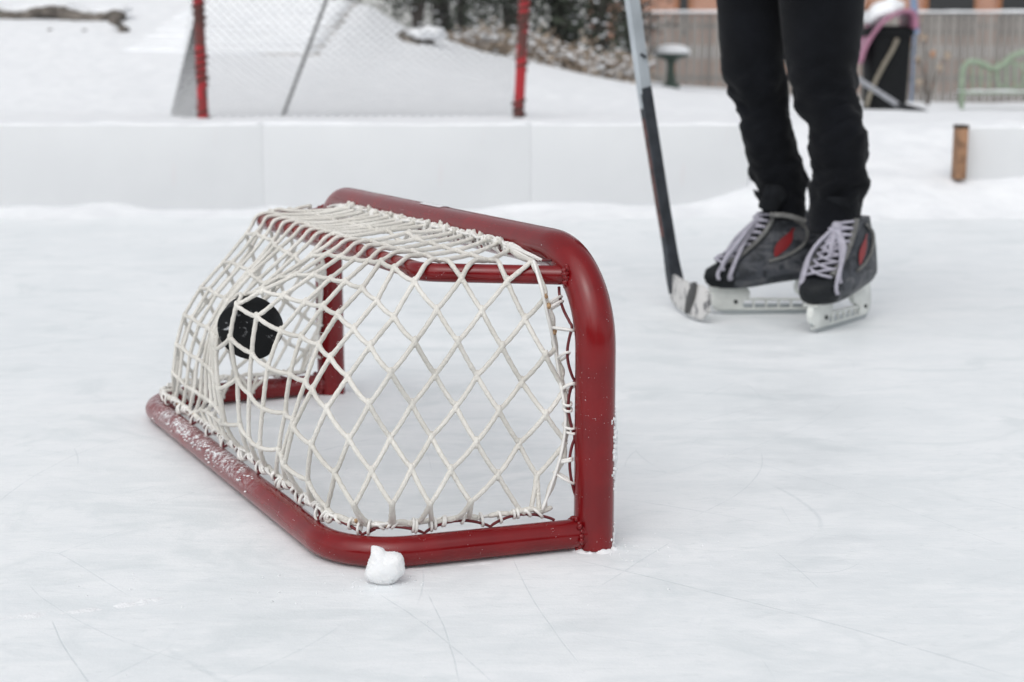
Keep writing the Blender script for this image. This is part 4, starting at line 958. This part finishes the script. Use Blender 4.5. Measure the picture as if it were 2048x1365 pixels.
# rows of stones edging the upper bank
STN = simple('edging_stone', (.13, .115, .10), .9, .5, 8, .5, 20, .02)
er = empty('stone_edging', tuple(vp(120, 40, 13.6))); tag(er, 'low dark stone edging half buried in snow at the upper left', 'stone wall')
m = MB(); m2 = MB(); random.seed(3)
for k in range(17):
    xk = -14 + k * 15.5; yy = 33 + 6 * math.sin(k * .6) + (4 if k > 9 else 0); p = vp(xk, yy, 13.6); s_ = random.uniform(.05, .085) * (0.7 if k in (11, 14) else 1); m = MB(); m.ell(p + V((0, -.02, .012)), (s_ * 1.25, .08, .056), 2, jit=.35, seed=k); m.build('stone', STN, er, smooth='all')
    m2.ell(p + V((0, .14, .075)), (s_ * 1.5, .13, .045), 2, jit=.25, seed=k + 40)
for (xk, yy, s_) in ((232, 42, .05), (246, 58, .05), (100, 62, .025), (170, 65, .03)): m = MB(); m.ell(vp(xk, yy, 12.9), (s_, .05, s_ * .8), 2, jit=.4, seed=xk); m.build('stone', STN, er, smooth='all')
m2.build('snow_cap', SNOW, er, smooth='all')
# boulder with a snow cap
p = vp(828, 96, 14.0); m = MB(); m.ell(p + V((-.02, .05, .03)), (.16, .15, .13), 3, jit=.45, seed=4); bo = m.build('boulder', STN, smooth='all'); tag(bo, 'dark grey boulder with a cap of snow at the top of the white bank', 'boulder')
m = MB(); m.ell(p + V((.12, .0, .13)), (.17, .14, .06), 3, jit=.25, seed=5); m.build('snow_cap', SNOW, bo, smooth='all')
# shrubs: leaf clumps spread through the crown, snow lodged among them
def leafmat(name, a, c_): 
    t = MT(name, a, .7); f = t.noise(2.3, 4); f2 = t.noise(14, 2); t.color(t.mix(t.ramp(t.math('ADD', t.math('MULTIPLY', f, .5), t.math('MULTIPLY', f2, .5)), .38, .62), a, c_)); return t.m
EVG = leafmat('evergreen_leaf', (.018, .026, .018), (.07, .085, .06)); EVG2 = leafmat('brown_twig', (.06, .05, .042), (.15, .13, .11)); DRY = leafmat('dry_grass', (.24, .18, .13), (.46, .38, .30)); BARK = simple('bark', (.06, .05, .045), .9, .4, 10, .5, 20, .02)
def leaf(m, p, d, s, mi=0):
    d = d.normalized(); u = d.orthogonal().normalized(); u = Matrix.Rotation(random.uniform(0, 6.28), 3, d) @ u
    a = p - u * s * .35; b_ = p + u * s * .35; m.add([a, p + d * s * .6 + u * s * .4, p + d * s * 1.2, p + d * s * .5 - u * s * .3, a * .5 + b_ * .5 - d * s * .2], [(0, 1, 2, 3)], mi)
def shrub(name, base, rx, rz, n, mat, lab, cat, grp, ls=.05, snow=.12, stems=5, seed=0):
    random.seed(seed); r = empty(name, tuple(base)); tag(r, lab, cat, grp); fol, sn, st_ = MB(), MB(), MB(); cl = []
    for k in range(stems):
        a = random.uniform(0, 6.28); tip = base + V((math.cos(a) * rx * random.uniform(.1, .6), math.sin(a) * rx * .5, rz * random.uniform(.6, .95))); mid = base.lerp(tip, .5) + V((random.uniform(-.1, .1) * rx, 0, 0))
        st_.tube(crv([base + V((0, 0, -.05)), mid, tip], 4), [.035 * (1 - i / 9) + .006 for i in range(9)], 6)
        for j in range(4):
            q = base.lerp(tip, .3 + .16 * j); e = q + V((random.uniform(-1, 1) * rx * .6, random.uniform(-.5, .5) * rx, rz * .18)); st_.tube([q, (q + e) / 2 + V((0, 0, .02)), e], [.012, .008, .003], 5)
    for k in range(max(8, n // 26)):
        while True:
            u = V((random.uniform(-1, 1), random.uniform(-1, 1), random.uniform(-1, 1)))
            if u.length < 1: break
        cl.append(base + V((u.x * rx, u.y * rx * .7, rz * (.5 + .5 * u.z)) ) )
    for k in range(n):
        c_ = random.choice(cl); off = V((random.gauss(0, 1), random.gauss(0, 1), random.gauss(0, .8))) * .085 * max(1, rx)
        leaf(fol, c_ + off, off + V((0, 0, random.uniform(-.03, .08))), ls * random.uniform(.6, 1.4))
    for k in range(int(n * snow)):
        c_ = random.choice(cl); off = V((random.gauss(0, 1), random.gauss(0, 1), abs(random.gauss(0, .8)))) * .085 * max(1, rx); s_ = ls * random.uniform(.25, .6); sn.ell(c_ + off, (s_ * 1.3, s_, s_ * .6), 1, jit=.4, seed=k)
    fol.build('foliage', mat, r, smooth=False); st_.build('stems', BARK, r)
    if sn.v: sn.build('lodged_snow', SNOW, r, smooth='all')['kind'] = 'stuff'
    return r
def gb(x, Y): q = vp(x, 100, Y).x; return V((q, Y, gh(q, Y) - .04))
for i, (x, Y, rx, rz, sd_, lab, mt) in enumerate([(600, 17.6, .6, 2.2, 14, 'brown twiggy shrub with snow behind the top of the garden steps', EVG2), (700, 17.5, .75, 2.3, 1, 'brown twiggy snow-dusted shrub behind the far goal crossbar area, leftmost of the row', EVG2), (835, 16.8, .55, 2.6, 2, 'dark conifer just above the snow capped boulder', EVG), (925, 17.0, .5, 2.9, 3, 'dense dark conifer left of the right red post of the far goal', EVG),
        (1015, 16.6, .55, 2.7, 4, 'dark snow-flecked conifer directly behind the right red post of the far goal', EVG), (1110, 17.2, .5, 3.0, 5, 'dark conifer right of the red post with grey trunks showing', EVG), (1200, 16.5, .5, 2.6, 6, 'greenest dark conifer beside the end of the plank fence', EVG), (1262, 17.8, .34, 2.2, 12, 'brownish bare shrub at the end of the plank fence beside the hockey stick', EVG2)]):
    shrub('conifer' if mt is EVG else 'bare_shrub', gb(x, Y), rx, rz, 4200 if mt is EVG else 1500, mt, lab, 'shrub', 'shrubs along the back of the yard', .055, .055, 5, sd_)
for i, (x, Y, rx, rz, sd_, lab) in enumerate([(950, 15.6, .28, .22, 21, 'tan dry grass clump left of the right red post'), (1065, 15.4, .22, .26, 22, 'tan dry grass clump just right of the right red post'), (1148, 15.2, .26, .22, 23, 'tan dry clump under the middle dark conifers'), (1225, 15.0, .26, .22, 24, 'tan dry clump nearest the hockey stick')]):
    shrub('dry_clump', gb(x, Y), rx, rz, 800, DRY, lab, 'dry plants', 'dry clumps at the foot of the shrubs', .045, .22, 6, sd_)
def trunk_tree(x, Y, h, r, lab, sd_):
    random.seed(sd_); b0 = gb(x, Y); rt = empty('bare_tree', tuple(b0)); tag(rt, lab, 'tree', 'bare trees behind the yard'); m = MB(); path = crv([b0 + V((random.uniform(-.12, .12) * k, 0, h * k / 4 - .1)) for k in range(5)], 4)
    m.tube(path, [r * (1 - .75 * i / (len(path) - 1)) for i in range(len(path))], 10); m.build('trunk', BARK, rt); m = MB()
    for k in range(16):
        q = path[random.randrange(5, len(path))]; a = random.uniform(0, 6.28); L = random.uniform(.5, 1.3) * h * .22; d = V((math.cos(a), math.sin(a), random.uniform(.4, 1.1))); e = q + d * L; m.tube(crv([q, q + d * L * .5 + V((0, 0, -.05)), e], 3), [r * .3 * (1 - i / 7) + .005 for i in range(7)], 6)
        for j in range(5): q2 = q.lerp(e, random.uniform(.3, 1)); d2 = V((random.uniform(-1, 1), random.uniform(-1, 1), random.uniform(.1, 1))); m.tube([q2, q2 + d2 * L * .35], [.012, .004], 4)
    m.build('branches', BARK, rt)
trunk_tree(890, 18.2, 5.5, .12, 'bare grey trunk left of the right red post', 31); trunk_tree(1143, 18.6, 6, .13, 'bare grey trunk among the dark conifers right of the red post', 32)
# snow capped bird bath
p = vp(1342, 152, 18.0); r = empty('bird_bath', (p.x, 18, gh(p.x, 18))); z0 = gh(p.x, 18); zt_ = vp(1342, 112, 18).z; tag(r, 'round dark green bird bath bowl capped with a dome of snow', 'bird bath')
GRN = simple('bowl_green', (.05, .075, .06), .6, .3)
m = MB(); m.rings([[V((p.x + r_ * math.cos(a), 18 + r_ * math.sin(a), z_)) for a in [k * math.pi / 14 for k in range(28)]] for r_, z_ in ((.10, z0 - .03), (.11, z0 + .03), (.06, z0 + .06), (.045, zt_ - .10), (.07, zt_ - .05))]); m.build('pedestal', GRN, r)
m = MB(); m.rings([[V((p.x + r_ * math.cos(a), 18 + r_ * math.sin(a), z_)) for a in [k * math.pi / 14 for k in range(28)]] for r_, z_ in ((.06, zt_ - .05), (.17, zt_ - .02), (.215, zt_ + .02), (.20, zt_ + .022))]); m.build('bowl', GRN, r)
m = MB(); m.rings([[V((p.x + r_ * math.cos(a), 18 + r_ * math.sin(a), z_ + .004 * nz(a, r_, 3))) for a in [k * math.pi / 14 for k in range(28)]] for r_, z_ in ((.205, zt_ + .018), (.225, zt_ + .04), (.20, zt_ + .09), (.13, zt_ + .125), (.03, zt_ + .135))]); m.build('snow_cap', SNOW, r, smooth='all')
# bin, sled and shovel beside the fence
YC = 15.0; p = vp(1768, 214, YC); zb = gh(p.x, YC) - .03; ztp = vp(1768, 62, YC).z; r = empty('garden_bin', (p.x, YC, zb)); tag(r, 'tall black garden bin standing in the snow behind the skater', 'bin'); BLK = simple('bin_black', (.008, .009, .010), .6, .2, Specular_IOR_Level=.15)
m = MB(); w0, w1 = .19, .215
rs = []
for z_, w_ in ((zb, w0), (zb + (ztp - zb) * .93, w1), (ztp - .05, w1 + .02), (ztp, w1 + .02)): rs.append([V((p.x + w_ * math.copysign(abs(math.cos(a)) ** .4, math.cos(a)), YC + w_ * math.copysign(abs(math.sin(a)) ** .4, math.sin(a)), z_)) for a in [k * math.pi / 16 for k in range(32)]])
m.rings(rs); m.build('body', BLK, r)
m = MB(); m.rings([[V((p.x + w_ * math.copysign(abs(math.cos(a)) ** .4, math.cos(a)), YC + w_ * math.copysign(abs(math.sin(a)) ** .4, math.sin(a)), z_)) for a in [k * math.pi / 16 for k in range(32)]] for z_, w_ in ((ztp + .001, w1 + .03), (ztp + .02, w1 + .03), (ztp + .045, w1 - .05))]); m.build('lid', BLK, r)
m = MB(); m.tube(crv([vp(x, y, YC - .25) for x, y in ((1795, 78), (1785, 100), (1765, 135), (1750, 165), (1738, 195), (1733, 214))], 6), .022, 10); tag(m.build('garden_hose', simple('hose_tan', (.20, .18, .14), .6, .2), smooth='all'), 'tan hose hanging in a curve down the front of the black bin', 'hose')
m = MB(); prof_ = [(1712, 128), (1722, 98), (1738, 70), (1757, 48), (1780, 34), (1800, 28), (1812, 34), (1815, 60)]; rs = []
c_ = crv([vp(x, y, YC - .05) for x, y in prof_], 5)
for i, q in enumerate(c_):
    T_ = (c_[min(i + 1, len(c_) - 1)] - c_[max(0, i - 1)]).normalized(); n_ = V((-T_.z, 0, T_.x)); n_ = n_ if n_.z > 0 else -n_
    rs.append([q + V((0, -.28, 0)) + n_ * .0, q + V((0, -.30, 0)) + n_ * .035, q + V((0, -.27, 0)) + n_ * .04, q + V((0, -.25, 0)) + n_ * .012, q + V((0, .25, 0)) + n_ * .012, q + V((0, .28, 0)) + n_ * .04, q + V((0, .29, 0)) + n_ * .0, q + V((0, .0, 0)) - n_ * .008])
m.rings(rs); sld = m.build('plastic_sled', simple('sled_pink', (.36, .16, .24), .45, .2), smooth='all'); tag(sld, 'curved pink purple plastic sled propped over the black bin with snow on it', 'sled')
m = MB(); m.ell(vp(1765, 22, YC - .05), (.20, .22, .10), 3, R=Matrix.Rotation(-.45, 3, 'Y'), jit=.2, seed=3); m.build('snow_cap', SNOW, sld, smooth='all')
m = MB(); m.prism([(-.04, -.2), (.045, -.2), (.035, .25), (-.03, .28)], .03, vp(1828, 28, YC + .1), Matrix.Rotation(-.1, 3, 'Y'), bev=.008)
m.tube([vp(1830, 40, YC + .1), vp(1822, 205, YC + .05)], .015, 8); tag(m.build('snow_scoop', simple('scoop_blue', (.20, .28, .42), .4, .2)), 'upright blue plastic snow scoop behind the pink sled', 'snow scoop')
sv = empty('snow_shovel', tuple(vp(1800, 216, 12.5))); tag(sv, 'shovel with grey shaft and dark blade lying slanted on the snow beside the skater', 'shovel')
m = MB(); m.tube([vp(1700, 148, 12.9), vp(1808, 218, 12.5)], .024, 10); m.build('shaft', simple('shaft_grey', (.26, .27, .29), .4, .2), sv)
m = MB(); a_, c_ = vp(1800, 212, 12.5), vp(1862, 238, 12.2); d = (c_ - a_).normalized(); n_ = V((0, 0, 1)); s_ = d.cross(n_).normalized()
m.rings([[a_ + d * L_ + s_ * w_ * math.cos(k * math.pi / 6) + n_ * (.014 + .012 * math.sin(k * math.pi / 6)) for k in range(12)] for L_, w_ in ((0, .03), (.05, .09), (.14, .13), (.27, .13), (.28, .12))]); m.build('blade', BLK, sv)
# dry plant with an orange leaf in front of the fence
b0 = V((vp(1858, 180, 18.5).x, 18.5, gh(vp(1858, 180, 18.5).x, 18.5) - .02)); r = empty('dry_plant', tuple(b0)); tag(r, 'thin dry plant with tan seed heads in front of the grey fence', 'plant'); m = MB(); h = MB(); lf = MB(); random.seed(5)
for k, (x, y) in enumerate(((1866, 108), (1820, 92), (1835, 120), (1880, 135), (1848, 75), (1812, 150), (1895, 112), (1838, 165))):
    e = vp(x, y, 18.5 + random.uniform(-.1, .1)); m.tube(crv([b0, b0.lerp(e, .6) + V((random.uniform(-.05, .05), 0, .05)), e], 4), .008, 5); h = MB(); h.ell(e, (.035, .03, .045), 2, jit=.5, seed=k); h.build('leaf' if k == 0 else 'seed_head', simple('leaf_orange', (.36, .20, .12), .7, .2) if k == 0 else DRY, r, smooth='all')
m.build('stems', EVG2, r); 
# green metal garden bench
YB2 = 17.0; r = empty('garden_bench', tuple(vp(1935, 215, YB2))); tag(r, 'pale green metal garden bench with arched back in the snow at the right edge', 'bench'); GRM = simple('bench_green', (.25, .32, .23), .5, .2)
def B_(x, y, dy=0): return vp(x, y, YB2 + dy)
m = MB(); m.tube(crv([B_(1922, 212), B_(1924, 160), B_(1928, 135), B_(1942, 124), B_(1965, 128), B_(1985, 138), B_(2002, 132), B_(2025, 113), B_(2060, 104), B_(2100, 113), B_(2124, 132), B_(2145, 137), B_(2170, 126), B_(2192, 124), B_(2205, 140), B_(2208, 212)], 6), .034, 8)
for x in range(1945, 2200, 17): m.tube([B_(x, 182), B_(x, 138 - (16 if 1990 < x < 2130 else 4))], .016, 6)
for x0 in (2022, 2100): m.tube([B_(x0 + 30 * math.cos(a), 152 + 26 * math.sin(a)) for a in [k * math.pi / 10 for k in range(20)]], .014, 6, closed=True)
m.build('backrest', GRM, r)
m = MB()
for k in range(5): m.tube([B_(1920, 186, -.1 - .1 * k), B_(2206, 186, -.1 - .1 * k)], .016, 6)
m.build('seat', GRM, r)
for (x, dy) in ((1924, 0), (1926, -.5), (2204, 0), (2202, -.5)):
    m = MB(); a_ = B_(x, 186, dy); m.tube([a_, V((a_.x, a_.y, gh(a_.x, a_.y) - .03))], .02, 8); m.build('leg', GRM, r)
m = MB(); m.tube(crv([B_(1924, 152, 0), B_(1924, 152, -.3), B_(1924, 160, -.5), B_(1925, 186, -.5)], 5), .018, 8); m.build('armrest', GRM, r)
m = MB(); rs = []
for i in range(40): x = 1922 + i * 7.2; c_ = B_(x, 184, -.3); h = .015 + .02 * max(0, fbm(x * .02, 0, 1.6, 2) + .3); rs.append([c_ + V((0, .22 * math.cos(a), h * math.sin(a))) for a in [k * math.pi / 6 for k in range(7)]])
m.rings(rs); m.build('snow_on_seat', SNOW, r, smooth='all')

# unseen fence and conifers added behind the camera for dark reflections in the paint
r = empty('reflection_fence', (0, -5.5, 0)); tag(r, 'dark board fence added out of view behind the camera for its reflections', 'fence'); m = MB(); random.seed(2)
x = -9
while x < 9: m.box((x, -5.5, .85), (.135, .025, 1.7 + random.uniform(-.02, .02)), bev=.003); x += .145
m.build('boards', simple('fence_dark', (.08, .065, .055), .85, .4, 5), r)
for i, (x, h) in enumerate(((-6.5, 3.6), (-3.2, 4.4), (-.6, 3.2), (2.8, 4.2), (5.8, 3.8))):
    q = shrub('conifer', V((x, -7.2, 0)), 1.0, h, 1500, EVG, ('tall', 'tallest', 'short', 'broad', 'slender')[i] + ' dark conifer added out of view behind the dark board fence for reflections', 'shrub', 'unseen conifers added for reflections', .16, .04, 4, 50 + i)
